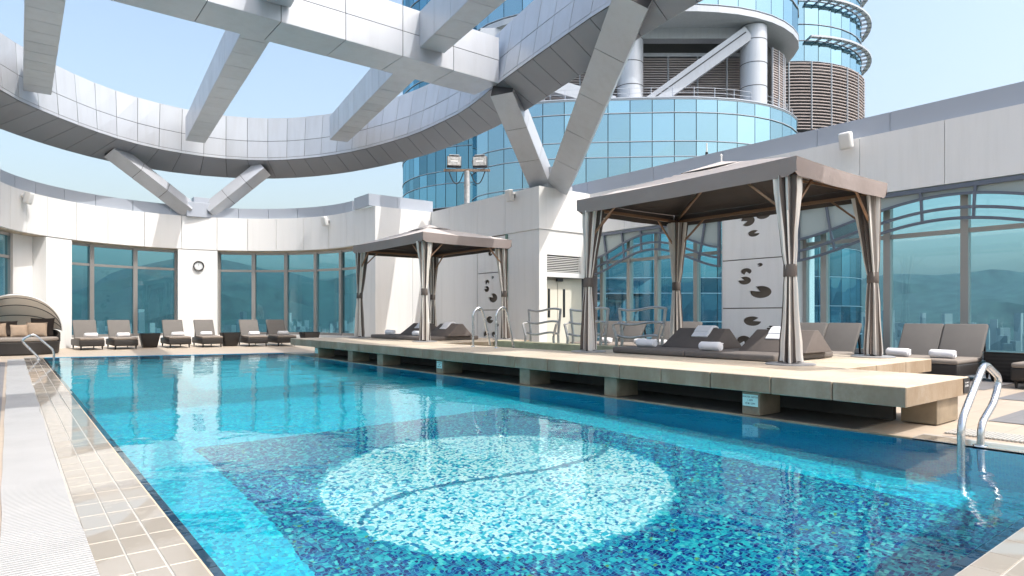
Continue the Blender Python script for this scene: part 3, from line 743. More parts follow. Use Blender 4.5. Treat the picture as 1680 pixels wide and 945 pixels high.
XW = 14.06
def side_wall():
    t = root('side_wall', 'long white terrace wall with arched blue glass windows behind the gazebos', 'wall', (14.3, 5, 0))
    def wp(q, name='wall_panel', mat='white', th=.1, gap=.005): return panel(name, q, mat, t, gap, th)
    ys = [14.0, 12.6, 10.9, 9.2, 7.56, 6.05, 4.5, 3.0, 1.5, 0, -1.5, -3, -5]
    for b, a in zip(ys[:-1], ys[1:]):
        wp([(XW, b, ZL), (XW, a, ZL), (XW, a, ZW), (XW, b, ZW)])
    ys2 = [20.5, 17, 14.2, 11.6, 9.4, 7.0, 5.5, 2.6, 0, -2.5, -5]
    for b, a in zip(ys2[:-1], ys2[1:]):
        wp([(XW + .10, b, ZW + .002), (XW + .10, a, ZW + .002), (XW + .10, a, ZP + .02), (XW + .10, b, ZP + .02)], 'parapet_panel', 'parapet', .08)
    m = MB(); m.box(XW + .101, XW + .9, -5, 14.4, ZL + .3, ZW); m.build('wall_core', 'joint', t)
    m = MB(); m.box(XW + .101, XW + .9, -5, 13.9, ZL - .012, ZL + .1); m.build('soffit', 'soffit', t)
    m = MB(); m.box(XW + .12, XW + .8, -5, 13.9, -.01, .26); m.build('plinth', simple('dark_plinth', (.06, .06, .06), .5), t)
    # pier with lily pad panels
    m = MB(); m.box(XW + .06, XW + .9, 7.46, 9.40, -.01, ZL - .013); m.build('pier', 'white', t)
    m = MB(); m.box(XW + .045, XW + .059, 7.50, 9.36, 0, ZL - .1); m.build('backing', 'lilyback', t)
    for k, z in enumerate((.06, 1.245, 2.43)):
        lily_panel(t, 1.82, 1.16 if k < 2 else 1.10, LILY[k], (XW + .016, 9.33, z), (0, -1, 0), False)
    for k in range(4):
        yy = (1.45, -1.9)[k % 2]
        if k < 2: m = MB(); m.box(XW + .07, XW + .9, yy - .9, yy, -.01, ZL - .013); m.build('pier', 'white', t)
    XG = XW + .42
    window_bay(t, [(XG, y) for y in (13.85, 12.75, 11.72, 10.40, 9.42)], (.30, 3.52), 2.69, .06, 'glass_wall', 'frame_pale')
    window_bay(t, [(XG, y) for y in (7.44, 6.98, 5.66, 4.28, 2.9, 1.47)], (.30, 3.52), 2.69, .065, 'glass_wall', 'frame_pale')
    # arched grilles
    def grille(ya, yb):
        g = subempty('arched_grille', t); yc, hw = (ya + yb) / 2, (yb - ya) / 2
        fa = lambda y, lo, hi: lo + (hi - lo) * (.5 + .5 * math.cos(PI * (y - yc) / hw)) ** .75
        arcs = [(2.30, 2.90, .055), (2.52, 3.10, .055), (2.78, 3.36, .05)]
        for lo, hi, th in arcs:
            m = MB(); m.strip([(XW + .03, ya + (yb - ya) * i / 48, fa(ya + (yb - ya) * i / 48, lo, hi)) for i in range(49)], .05, th); m.build('arch_bar', 'archbar', g)
        m = MB(); vs = []; fs = []
        for i in range(49):
            y = ya + (yb - ya) * i / 48; vs += [(XW + .075, y, fa(y, *arcs[2][:2])), (XW + .075, y, 3.53)]
        for i in range(48): fs.append((i * 2, i * 2 + 2, i * 2 + 3, i * 2 + 1))
        m.add(vs, fs); m.build('frosted_spandrel', simple('frosted_glass', (.40, .47, .47), .25), g)
        m = MB(); m.box(XW + .005, XW + .06, ya, yb, 3.46, 3.545); m.build('top_bar', 'archbar', g)
        for y in (ya + .03, yb - .03):
            m = MB(); m.box(XW + .004, XW + .061, y - .03, y + .03, 2.29, 3.459); m.build('side_bar', 'archbar', g)
        ns = 7
        for i in range(1, ns):
            y = ya + (yb - ya) * i / ns; s = (y - yc) / hw
            if abs(s) < .12: y = yc
            m = MB(); m.strip([(XW + .033, y + s * .0, fa(y, *arcs[0][:2]) - .03), (XW + .033, y + s * .06, fa(y, *arcs[1][:2])), (XW + .033, y + s * .14, fa(y, *arcs[2][:2])), (XW + .033, y + s * .26, 3.47)], .045, .05); m.build('spoke', 'archbar', g)
    grille(9.43, 13.9); grille(1.5, 7.43)

    # service block
    b = root('service_block', 'white service block with louvre and double doors beside the far gazebo', 'building', (13, 16.5, 0))
    def bp(q, name='wall_panel', mat='white', th=.1, gap=.005): return panel(name, q, mat, b, gap, th)
    XB, YB = 12.0, 14.0
    yj = [20.0, 18.75, 17.1, 15.6, YB]
    for p, q in zip(yj[:-1], yj[1:]):
        bp([(XB, p, ZL), (XB, q, ZL), (XB, q, ZW), (XB, p, ZW)])
    bp([(XB + .03, 20.0, -.01), (XB + .03, 17.15, -.01), (XB + .03, 17.15, ZL), (XB + .03, 20.0, ZL)])
    bp([(XB + .03, 15.5, -.01), (XB + .03, YB + .03, -.01), (XB + .03, YB + .03, ZL), (XB + .03, 15.5, ZL)])
    m = MB(); m.box(XB + .10, XB + .131, 15.5, 17.15, 0, ZL); m.build('backing', 'lilyback', b)
    for k, z in enumerate((.06, 1.245, 2.43)): lily_panel(b, 1.5, 1.16 if k < 2 else 1.10, LILY[k], (XB + .05, 17.12, z), (0, -1, 0), False)
    m = MB(); m.box(XB + .0, XB + .09, 15.50, 15.60, 0, ZL - .01); m.build('green_strip', simple('green_glass_strip', (.14, .24, .20), .2), b)
    bp([(XB, YB, ZL), (XW, YB, ZL), (XW, YB, ZW), (XB, YB, ZW)])
    yf = YB + .03
    bp([(XB + .03, yf, -.01), (12.33, yf, -.01), (12.33, yf, ZL), (XB + .03, yf, ZL)], gap=.001)
    bp([(12.33, yf, 2.84), (XW, yf, 2.84), (XW, yf, ZL), (12.33, yf, ZL)], gap=.001)
    bp([(12.33, yf, 2.19), (XW, yf, 2.19), (XW, yf, 2.34), (12.33, yf, 2.34)], gap=.001)
    bp([(13.70, yf, 2.34), (XW, yf, 2.34), (XW, yf, 2.84), (13.70, yf, 2.84)], gap=.001)
    v = subempty('louvre', b)
    m = MB(); m.box(12.33, 13.70, yf + .10, yf + .12, 2.34, 2.84); m.build('louvre_back', 'black', v)
    for i in range(9):
        z = 2.37 + i * .052; m = MB(); m.bar((12.335, yf + .045, z), (13.695, yf + .045, z), .06, .018); o = m.build('slat', 'white_smooth', v)
    m = MB(); m.box(12.33, 13.98, yf + .25, yf + .30, 0, 2.19); m.build('door_recess', 'cream', b)
    for x0, x1, s in ((12.36, 12.92, 1), (12.94, 13.5, -1)):
        d = subempty('door', b); m = MB(); m.rbox(((x0 + x1) / 2, yf + .22, 1.06), (x1 - x0, .045, 2.10), .005, 1); m.build('door_leaf', 'cream', d)
        xs = x0 + .17 if s > 0 else x0 + .2
        m = MB(); m.box(xs, xs + .09, yf + .19, yf + .196, 1.0, 1.85); m.build('glazed_slot', 'black', d)
    m = MB(); m.rbox((12.95, yf + .14, 2.12), (.22, .10, .09), .01, 2); m.build('door_lamp', 'darkgrey', b)
    m = MB(); m.box(XB + .14, XW + .7, YB + .36, 20.4, -.01, ZW - .02); m.build('wall_core', 'joint', b)
    m = MB(); m.box(XB + .1, XW + .1, YB + .1, 20.4, ZW - .015, ZW + .03); m.build('roof', 'parapet', b)
side_wall()

# ------------------------------------------------------------------ overhead ring, beams and struts
def box_panels(parent, A, B, w, h, nseg, name, rows=1, up=None, top=True):
    """clad box member from A to B (axis of its underside): one sheet per face and segment over a dark core"""
    A, B = Vector(A), Vector(B); t = (B - A).normalized(); u = Vector((0, 0, 1)) if up is None else Vector(up)
    x = t.cross(u).normalized() * (w / 2); y = x.cross(t).normalized() * h
    if y.dot(u) < 0: y = -y
    e = .012
    m = MB(); xi = x * (1 - 2 * e / w); vs = []
    for P_ in (A, B):
        for sx, sy in ((-1, 0), (1, 0), (1, 1), (-1, 1)): vs.append(tuple(P_ + xi * sx + y * (e / h if sy == 0 else 1 - e / h)))
    m.add(vs, [(0, 1, 2, 3), (7, 6, 5, 4), (0, 4, 5, 1), (1, 5, 6, 2), (2, 6, 7, 3), (3, 7, 4, 0)]); m.build('core', 'joint', parent)
    def face(c0, c1, nr):
        for i in range(nseg):
            a, b = A.lerp(B, i / nseg), A.lerp(B, (i + 1) / nseg)
            for k in range(nr):
                p, q = c0.lerp(c1, k / nr), c0.lerp(c1, (k + 1) / nr)
                pts = [a + p, b + p, b + q, a + q]
                ctr = (c0 + c1) / 2 - y / 2; n = (pts[1] - pts[0]).cross(pts[3] - pts[0])
                if n.dot(ctr) < 0: pts = pts[::-1]
                panel(name, pts, 'clad', parent, .008, .011)
    face(-x, x, 1); face(-x, -x + y, rows); face(x, x + y, rows)
    if top: face(-x + y, x + y, 1)

def overhead():
    t = root('roof_ring', 'silver clad overhead ring with crossing beams on V struts', 'canopy frame', (5, 26.5, 4.8))
    IB = [(-1.6, 2), (-1.55, 8), (-1.4, 14), (-.95, 18.8), (-.19, 21.55), (.45, 22.66), (1.5, 23.87), (2.71, 24.97), (4.05, 25.69), (5.45, 25.9), (6.76, 25.64), (7.98, 24.86), (8.95, 23.62), (9.55, 22.4), (9.98, 21.1), (10.42, 18.66), (10.42, 16.07), (10.22, 14.67), (9.84, 13.05), (9.19, 9.46), (9.03, 8.23), (8.5, 4), (8.1, 0)]
    OB = [(-2.9, 2), (-2.9, 8), (-2.7, 14), (-2.1, 19.5), (-1.2, 22.4), (-.21, 23.93), (.55, 24.84), (2.04, 26.2), (2.9, 26.75), (5.32, 27.25), (7.37, 26.63), (8.5, 25.8), (9.56, 24.24), (10.04, 23.30), (10.42, 22.23), (10.94, 20.15), (11.2, 17.83), (11.04, 14.56), (10.74, 12.88), (10.11, 10.26), (9.69, 8.12), (9.4, 6.65), (9.1, 4), (8.8, 0)]
    IT = [(-1.9, 2), (-1.85, 8), (-1.7, 14), (-1.25, 18.9), (-.25, 21.94), (.31, 22.66), (1.19, 23.80), (2.73, 25.16), (5.02, 25.85), (6.68, 25.72), (7.92, 25.03), (8.86, 24.04), (9.36, 23.35), (10.43, 20.3), (10.80, 18.04), (10.72, 15.9), (10.32, 13.88), (9.86, 11.69), (9.5, 9.2), (8.95, 4), (8.5, 0)]
    ZI, ZO, ZTOP = 7.0, 6.5, 8.6
    ci, co, ct = catmull([(*p, 0) for p in IB], 14), catmull([(*p, 0) for p in OB], 14), catmull([(*p, 0) for p in IT], 14)
    # even stations along the inner edge
    L = [0.0]
    for a, b in zip(ci[:-1], ci[1:]): L.append(L[-1] + (b - a).length)
    n = int(L[-1] / .76); st = []
    for k in range(n + 1):
        d = L[-1] * k / n; i = max(j for j in range(len(L)) if L[j] <= d + 1e-9); i = min(i, len(ci) - 2)
        f = (d - L[i]) / max(L[i + 1] - L[i], 1e-9); p = ci[i].lerp(ci[i + 1], f); tg = (ci[i + 1] - ci[i]).normalized(); st.append((p, Vector((-tg.y, tg.x, 0))))
    def near(c, p):
        best = None
        for a, b in zip(c[:-1], c[1:]):
            ab = b - a; f = max(0, min(1, (p - a).dot(ab) / max(ab.dot(ab), 1e-9))); q = a + ab * f; dd = (p - q).length
            if best is None or dd < best[0]: best = (dd, q)
        return best[1]
    rows = []
    for p, nr in st:
        o = near(co, p + nr * .9); q = near(ct, p + nr * .15)
        rows.append([p, o, q])
    for _ in range(3):
        for j in (1, 2):
            c = [r[j].copy() for r in rows]
            for i in range(1, len(rows) - 1): rows[i][j] = (c[i - 1] + c[i] * 2 + c[i + 1]) / 4
    S = []
    for p, o, q in rows:
        ot = o + (o - p).normalized() * .15
        S.append((Vector((p.x, p.y, ZI)), Vector((o.x, o.y, ZO)), Vector((q.x, q.y, ZTOP)), Vector((ot.x, ot.y, ZTOP - .05))))
    ring = subempty('ring', t)
    m = MB(); vs = []; fs = []
    for p, o, q, ot in S:
        c = (p + o + q + ot) / 4
        vs += [tuple(x + (c - x).normalized() * .02) for x in (p, o, ot, q)]
    for i in range(len(S) - 1):
        for j in range(4): j2 = (j + 1) % 4; fs.append((i * 4 + j, i * 4 + j2, i * 4 + 4 + j2, i * 4 + 4 + j))
    m.add(vs, fs); m.build('core', 'joint', ring)
    for i in range(len(S) - 1):
        p0, o0, q0, t0 = S[i]; p1, o1, q1, t1 = S[i + 1]
        m0, m1 = p0.lerp(q0, .45), p1.lerp(q1, .45); e0, e1 = p0.lerp(q0, .06), p1.lerp(q1, .06)
        panel('cladding_panel', [p0, p1, e1, e0][::-1], 'clad', ring, .004, .012)
        panel('cladding_panel', [e0, e1, m1, m0][::-1], 'clad', ring, .009, .012)
        panel('cladding_panel', [m0, m1, q1, q0][::-1], 'clad', ring, .009, .012)
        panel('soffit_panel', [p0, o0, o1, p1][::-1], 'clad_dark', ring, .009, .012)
        panel('cladding_panel', [o0, t0, t1, o1][::-1], 'clad', ring, .008, .012)
        panel('cladding_panel', [q0, q1, t1, t0][::-1], 'clad', ring, .008, .012)
    # chords across
    c = subempty('chord_beam', t); box_panels(c, (-1.2, 13.62, 7.0), (9.86, 13.62, 7.0), 1.1, 1.17, 8, 'cladding_panel', 2)
    c = subempty('chord_beam', t); box_panels(c, (-1.55, 5.7, 7.0), (8.75, 5.7, 7.0), 1.0, 1.17, 8, 'cladding_panel', 2)
    # three fanned beams, each in front of and behind the chord
    for (xa, ya), (xb, yb), (xc, yc) in (((.62, 22.4), (.55, 14.18), (.50, 6.2)), ((5.28, 25.2), (4.30, 14.18), (3.45, 6.2)), ((9.30, 21.9), (8.02, 14.18), (6.9, 6.2))):
        c = subempty('cross_beam', t); box_panels(c, (xa, ya, 7.32), (xb, yb, 7.32), .64, .84, 12, 'cladding_panel', 1)
        xd = xb + (xc - xb) * (14.18 - 13.06) / (14.18 - 6.2)
        c = subempty('cross_beam', t); box_panels(c, (xd, 13.06, 7.32), (xc, 6.22, 7.32), .64, .84, 8, 'cladding_panel', 1)
    # V struts
    def strut(a, b, w, n=4, up=(0, 0, 1)):
        c = subempty('strut', t); a, b, u = Vector(a), Vector(b), Vector(up); d = (b - a).normalized(); y = d.cross(u).normalized().cross(d).normalized()
        if y.dot(u) < 0: y = -y
        box_panels(c, a - y * (w / 2), b - y * (w / 2), w, w, n, 'cladding_panel', 1, up)
    strut((5.32, 26.52, 5.05), (2.75, 25.95, 6.80), .50, 3, (.5, -1, .9)); strut((6.05, 26.45, 5.05), (7.80, 25.5, 6.80), .50, 3, (-.5, -1, .9))
    m = MB(); m.rbox((5.72, 26.50, 5.05), (1.02, .5, .55), .01, 1); m.rbox((5.78, 26.55, 5.42), (.62, .4, .24), .01, 1); m.build('strut_base', 'parapet', t)
    strut((12.55, 14.5, 5.05), (9.98, 13.06, 6.95), .62, 3, (-.2, -1, .5)); strut((12.88, 14.02, 5.05), (8.95, 7.68, 7.0), .68, 5, (-1, -.1, .6))
    g0, g1, g2 = (12.42, 14.16, 5.42), (12.72, 13.62, 5.42), (12.62, 14.0, 4.93)
    m = MB(); m.add([g0, g1, g2] + [(p[0] + .25, p[1] + .18, p[2]) for p in (g0, g1, g2)], [(0, 1, 2), (5, 4, 3), (0, 3, 4, 1), (1, 4, 5, 2), (2, 5, 3, 0)]); m.build('gusset', 'clad', t)
    m = MB(); m.rbox((12.85, 14.50, 4.86), (1.0, .95, .14), .01, 1); m.build('strut_base', 'clad', t)
overhead()

# ------------------------------------------------------------------ glass towers behind the wall
CY, SY = math.cos(YAW), math.sin(YAW)
def TW(l, d, z): return (l * CY + d * SY, d * CY - l * SY, z)
def resample(pl, step):
    c = catmull([(*p, 0) for p in pl], 12); L = [0.0]
    for a, b in zip(c[:-1], c[1:]): L.append(L[-1] + (b - a).length)
    n = max(2, round(L[-1] / step)); out = []
    for k in range(n + 1):
        d = L[-1] * k / n; i = min(max(j for j in range(len(L)) if L[j] <= d + 1e-9), len(c) - 2); f = (d - L[i]) / max(L[i + 1] - L[i], 1e-9)
        p = c[i].lerp(c[i + 1], f); out.append((p.x, p.y))
    return out
def facade(parent, pl, rows, mat, bands=True, gap=.035, rs=random.Random(2)):
    for z0, z1 in rows:
        for a, b in zip(pl[:-1], pl[1:]):
            j = lambda: rs.uniform(-.012, .012)
            q = [TW(a[0], a[1] + j(), z0), TW(b[0], b[1] + j(), z0), TW(b[0], b[1] + j(), z1), TW(a[0], a[1] + j(), z1)]
            panel('pane', q, mat, parent, gap, .05)
    if bands:
        zs = sorted({z for r_ in rows for z in r_})
        for z in zs:
            m = MB(); m.strip([TW(p[0], p[1] - .05, z) for p in pl], .14, .055); m.build('band', 'parapet', parent)
def prism(parent, pl, z0, z1, back, mat, name, inset=.1):
    m = MB(); pts = [TW(p[0], p[1] + inset, 0)[:2] for p in pl] + [TW(pl[-1][0], back, 0)[:2], TW(pl[0][0], back, 0)[:2]]; n = len(pts)
    m.add([(*p, z0) for p in pts] + [(*p, z1) for p in pts], [tuple(range(n))[::-1], tuple(range(n, 2 * n))] + [(i, (i + 1) % n, n + (i + 1) % n, n + i) for i in range(n)])
    return m.build(name, mat, parent)
def louvres(parent, pl, z0, z1, step, name='louvre_bank', posts=None):
    m = MB(); z = z0
    while z < z1: m.strip([TW(p[0], p[1], z) for p in pl], .22, .10); z += step
    tag(m.build(name, simple('louvre_grey', (.46, .40, .385), .5, metal=.2), parent), kind='stuff')
    for k in range(0, len(pl), posts or 1):
        m = MB(); p = pl[k]; m.bar(TW(p[0], p[1] - .14, z0), TW(p[0], p[1] - .14, z1), .14, .10); m.build('louvre_post', 'clad', parent)
def towers():
    t = root('glass_tower', 'blue glass tower with rounded ends, open columned floor and overhanging upper storeys', 'building', TW(12, 60, 0))
    P0 = [(-4.1, 67.5), (-3.9, 64.6), (-2.5, 62.2), (.35, 60.1), (4, 58.9), (9, 58.4), (15, 58.0), (18.5, 58.2), (21.8, 59.0), (25.1, 60.7), (27.9, 63.3), (29.5, 66.2), (30.0, 70)]
    pl = resample(P0, 1.95)
    facade(t, pl, [(9.0, 11.45), (11.45, 12.9), (12.9, 15.5), (15.5, 16.9), (16.9, 19.5), (19.5, 20.85)], 'glass_tower')
    facade(t, [p for p in pl if p[0] > 5.5], [(-7.5, -4.9), (-4.9, -3.5), (-3.5, -.9), (-.9, .5), (.5, 3.1), (3.1, 4.5), (4.5, 7.6), (7.6, 9.0)], 'glass_teal')
    prism(t, pl, -150, 20.7, 90, 'joint', 'core')
    m = MB(); prism(t, pl, 20.7, 20.95, 90, 'clad', 'podium_roof', -.05)
    rl = [(p[0] * .985 + .2, p[1] + .5) for p in pl]
    m = MB()
    for z in (21.5, 21.95): m.tube([TW(p[0], p[1], z) for p in rl], .02, 5)
    for p in rl: m.bar(TW(p[0], p[1], 20.95), TW(p[0], p[1], 22.0), .05, .05)
    tag(m.build('roof_railing', 'parapet', t), kind='stuff')
    for l, d in ((11.2, 60.6), (23.0, 60.9)):
        m = MB(); c = TW(l, d, 0); m.lathe([(1.22, 20.9), (1.22, 28.4)], 32, 0, None, c[:2]); col = m.build('column', 'clad', t, True)
        for z in (22.6, 24.8, 27.0):
            m = MB(); m.lathe([(1.235, z), (1.235, z + .06)], 32, 0, None, c[:2]); m.build('seam', 'joint', col)
    m = MB(); m.bar(TW(13.0, 60.3, 21.0), TW(22.2, 60.3, 27.6), .9, 1.35); m.build('brace', 'clad', t)
    m = MB(); m.bar(TW(12.6, 59.83, 20.95), TW(21.9, 59.83, 27.6), .03, .10); m.build('brace_seam', 'joint', t)
    m = MB(); m.bar(TW(3, 60.3, 22.9), TW(9.6, 60.3, 21.0), .9, 1.2); m.build('brace', 'clad', t)
    m = MB(); m.bar(TW(-3, 61.6, 28.0), TW(24.2, 61.6, 28.0), 1.2, 1.0); m.build('edge_beam', 'clad', t)
    lp = [(x, 63.2) for x in [-2 + 2.9 * k for k in range(10)]]
    louvres(t, lp, 21.1, 26.6, .24); m = MB(); m.bar(TW(-3, 63.5, 26.85), TW(25, 63.5, 26.85), .6, .35); m.build('louvre_head', 'clad', t)
    lp2 = resample([(25.6, 63.0), (27.2, 64.4), (28.3, 66.5), (28.8, 69)], 1.2); louvres(t, lp2, 21.1, 27.4, .24)
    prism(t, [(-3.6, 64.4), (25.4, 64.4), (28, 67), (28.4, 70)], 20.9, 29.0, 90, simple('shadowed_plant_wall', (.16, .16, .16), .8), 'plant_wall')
    pu = resample([(p[0] * 1.0, p[1] - .25) for p in P0], 1.95)
    prism(t, pu, 28.5, 29.05, 92, 'clad', 'overhang_soffit', -.15)
    facade(t, pu, [(29.2, 31.8), (31.8, 33.2)], 'glass_tower'); prism(t, pu, 29.05, 48, 92, 'glass_tower', 'upper_storeys', .12)

    t = root('round_glass_tower', 'teal glass tower with a rounded corner rising behind the floodlight mast', 'building', TW(-9, 75, 0))
    P1 = [(-13.9, 84), (-13.6, 80), (-12.9, 76.6), (-10.8, 72.9), (-8.2, 70.6), (-6.2, 69.6), (-4.3, 69.1), (-2.0, 69.0)]
    pl = resample(P1, 1.35)
    fl = []; z = 12.9
    while z < 38: fl += [(z, z + 2.6), (z + 2.6, z + 4.0)]; z += 4.0
    facade(t, pl, fl, 'glass_teal'); prism(t, pl, -150, 48, 100, 'joint', 'core', .12)
    m = MB(); m.strip([TW(p[0] - .3, p[1] - .9, 21.2) for p in pl[:9]], 1.0, .35); m.build('sunshade', 'clad', t)

    t = root('rear_tower', 'cylindrical blue glass tower with brown louvred base at the right edge of the glass tower', 'building', TW(33, 80, 0))
    c = (33.2, 86.2); pts = [(c[0] + 12.2 * math.sin(R(a)), c[1] - 12.2 * math.cos(R(a))) for a in range(-30, 112, 10)]
    pl = resample(pts, 1.75)
    facade(t, pl, [(30.5, 32.9), (32.9, 34.8), (34.8, 37.5), (37.5, 39.5), (39.5, 42.0), (42.0, 44.5)], 'glass_tower')
    prism(t, pl, -150, 46, 100, 'joint', 'core', .15)
    facade(t, pl, [(-8, -4.6), (-4.6, -1.2), (-1.2, 2.2), (2.2, 5.6), (5.6, 9.0)], 'glass_teal')
    facade(t, pl, [(18.5, 20.6), (20.6, 22.2)], 'glass_tower')
    lp = [(c[0] + 12.5 * math.sin(R(a)), c[1] - 12.5 * math.cos(R(a))) for a in range(-30, 112, 6)]
    louvres(t, lp, 22.6, 30.3, .36, posts=2)
    for z in (33.0, 37.4, 42.0):
        fp = [(c[0] + 13.1 * math.sin(R(a)), c[1] - 13.1 * math.cos(R(a))) for a in range(4, 112, 6)]
        m = MB(); m.strip([TW(p[0], p[1], z) for p in fp], .5, .22); m.build('sunshade', 'clad', t)
        for a in range(4, 112, 6):
            m = MB(); q0 = TW(c[0] + 12.2 * math.sin(R(a)), c[1] - 12.2 * math.cos(R(a)), z - .1); q1 = TW(c[0] + 13.3 * math.sin(R(a)), c[1] - 13.3 * math.cos(R(a)), z - .1); m.bar(q0, q1, .10, .25); m.build('bracket', 'clad', t)
towers()

# ------------------------------------------------------------------ gazebos
def bevelled(vs, fs, r_, seg=2):
    bm = bmesh.new(); bv = [bm.verts.new(v) for v in vs]
    for f in fs: bm.faces.new([bv[i] for i in f])
    bmesh.ops.recalc_face_normals(bm, faces=bm.faces[:]); bmesh.ops.bevel(bm, geom=bm.edges[:], offset=r_, segments=seg, affect='EDGES', profile=.5)
    bm.verts.index_update(); out = ([tuple(v.co) for v in bm.verts], [tuple(v.index for v in f.verts) for f in bm.faces]); bm.free(); return out
def gazebo(label, loc, seed):
    rs = random.Random(seed)
    t = root('gazebo', label, 'gazebo', group='gazebos on the platform')
    hx, hy = 1.2, 1.8; ex, ey = 1.33, 1.95; ze, zv, zp = 2.60, 2.37, 3.07
    for sx in (-1, 1):
        for sy in (-1, 1):
            m = MB(); m.rbox((sx * hx, sy * hy, 1.22), (.07, .07, 2.42), .006, 1); m.build('post', 'post', t)
            m = MB(); m.lathe([(.30, .002), (.30, .012), (.285, .018), (.02, .018)], 36, 0, None, (sx * hx, sy * hy)); m.build('base_plate', 'plate', t, True)
            # gathered curtain round the post
            prof = [(z_, r_ * rs.uniform(.95, 1.05)) for z_, r_ in ((2.40, .155), (2.2, .142), (1.95, .120), (1.7, .100), (1.45, .084), (1.24, .068), (1.14, .066), (1.0, .070), (.8, .080), (.55, .092), (.3, .104), (.12, .112), (.035, .116))]
            n = 96; ph = rs.uniform(0, 6); vs = []; fs = []; mi = []
            lean = (-sx * .05, -sy * .07)
            for k, (z, r0) in enumerate(prof):
                top = max(0, (z - 1.2) / 1.2)
                for j in range(n):
                    a = 2 * PI * j / n; amp = .20 if abs(z - 1.19) > .12 else .10
                    rr = r0 * (1 + amp * math.sin(11 * a + ph + .9 * math.sin(z * 1.7 + ph)) + .10 * math.sin(4 * a + ph * 2 + z * 1.5) + .05 * math.sin(23 * a + ph * 3 + z * 2))
                    vs.append((sx * hx + lean[0] * top + rr * math.cos(a), sy * hy + lean[1] * top + rr * math.sin(a), z + (.012 * math.sin(3 * a + ph) if z < .04 else 0)))
            pat = [m_ for m_, w_ in ((0, 8), (1, 6), (0, 3), (2, 4), (1, 5), (0, 9), (1, 4), (0, 4), (1, 7), (0, 6), (2, 5), (1, 6), (0, 8), (1, 5), (0, 4), (1, 6), (0, 6)) for _ in range(w_)]; po = rs.randrange(96)
            for k in range(len(prof) - 1):
                for j in range(n): j2 = (j + 1) % n; fs.append((k * n + j, k * n + j2, (k + 1) * n + j2, (k + 1) * n + j)); mi.append(pat[(j + po) % 96])
            m = MB(); m.v, m.f, m.mi = vs, fs, mi; cu = m.build('curtain', STRIPES, t, True)
            m = MB(); cx, cy = sx * hx, sy * hy
            m.lathe([(.078, 1.11), (.084, 1.12), (.081, 1.26), (.077, 1.27)], 24, 0, None, (cx, cy)); m.build('tie', 'fabric', cu, True)
    # copper coloured frame
    for sx in (-1, 1):
        m = MB(); m.bar((sx * hx, -hy, 2.44), (sx * hx, hy, 2.44), .04, .05); m.build('frame_beam', 'copper', t)
        for sy in (-1, 1):
            m = MB(); m.bar((sx * hx, sy * (hy - .04), 1.93), (sx * hx, sy * (hy - .62), 2.42), .028, .028); m.build('brace', 'copper', t)
            m = MB(); m.bar((sx * (hx - .04), sy * hy, 1.93), (sx * (hx - .55), sy * hy, 2.42), .028, .028); m.build('brace', 'copper', t)
            m = MB(); m.bar((sx * hx, sy * hy, 2.45), (0, 0, zp - .06), .035, .035); m.build('rafter', 'copper', t)
    for sy in (-1, 1):
        m = MB(); m.bar((-hx, sy * hy, 2.443), (hx, sy * hy, 2.443), .04, .05); m.build('frame_beam', 'copper', t)
    # canopy: hipped cloth with a soft sag, valance with split corners
    n = 16; vs = []; fs = []
    for j in range(2 * n + 1):
        for i in range(2 * n + 1):
            x, y = (i - n) / n, (j - n) / n; k = max(abs(x), abs(y))
            edge = min(abs(x), abs(y)) / max(k, 1e-6)
            z = zp - (zp - ze) * k - .035 * math.sin(PI * k) * (1 - edge * edge) - .02 * (k ** 6) * (1 - edge ** 2) + .002 * math.sin(13 * x + seed) * math.cos(11 * y)
            vs.append((x * ex, y * ey, z))
    w = 2 * n + 1
    for j in range(2 * n):
        for i in range(2 * n): fs.append((j * w + i, j * w + i + 1, (j + 1) * w + i + 1, (j + 1) * w + i))
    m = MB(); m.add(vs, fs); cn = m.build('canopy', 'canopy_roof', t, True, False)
    for ax in range(4):
        vs = []; fs = []; N_ = 28
        for k in range(N_ + 1):
            s = -1 + 2 * k / N_
            x, y = ((s * ex, -ey), (ex, s * ey), (-s * ex, ey), (-ex, -s * ey))[ax]; out = ((0, -1), (1, 0), (0, 1), (-1, 0))[ax]
            zt = ze - .02 * (1 - s * s); zb = zv - .012 * math.sin(PI * (k / N_)) + (.05 if abs(s) > .985 else 0); b = .012 * math.sin(s * 9 + ax + seed) - .012
            vs += [(x + out[0] * .004, y + out[1] * .004, zt + .004), (x + out[0] * (b * .4 + .006), y + out[1] * (b * .4 + .006), (zt + zb) / 2), (x + out[0] * b, y + out[1] * b, zb)]
        for k in range(N_):
            for r_ in range(2): fs.append((k * 3 + r_, k * 3 + r_ + 1, k * 3 + 4 + r_, k * 3 + 3 + r_))  # wound to face outwards
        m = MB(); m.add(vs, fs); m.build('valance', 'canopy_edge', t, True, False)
    cz = zp - .47 * .27 + .005; vs = [(-.36, -.527, cz), (.36, -.527, cz), (.36, .527, cz), (-.36, .527, cz), (0, 0, zp + .03)]
    m = MB(); m.add(vs, [(0, 1, 4), (1, 2, 4), (2, 3, 4), (3, 0, 4)]); m.build('vent_cap', 'canopy_roof', t, False, False)
    m = MB(); m.tube([(0, 0, zp + .03), (0, 0, zp + .13)], .014, 8); m.lathe([(.005, zp + .10), (.024, zp + .125), (.005, zp + .15)], 12); m.build('finial', 'lampwhite', t, True)
    t.location = loc
    return t
gazebo('large taupe gazebo with striped curtains nearer the handrail', (9.0, 6.0, ZT + .001), 1)
gazebo('taupe gazebo with striped curtains standing farther off beside the curved wall', (9.0, 15.1, ZT + .001), 2)

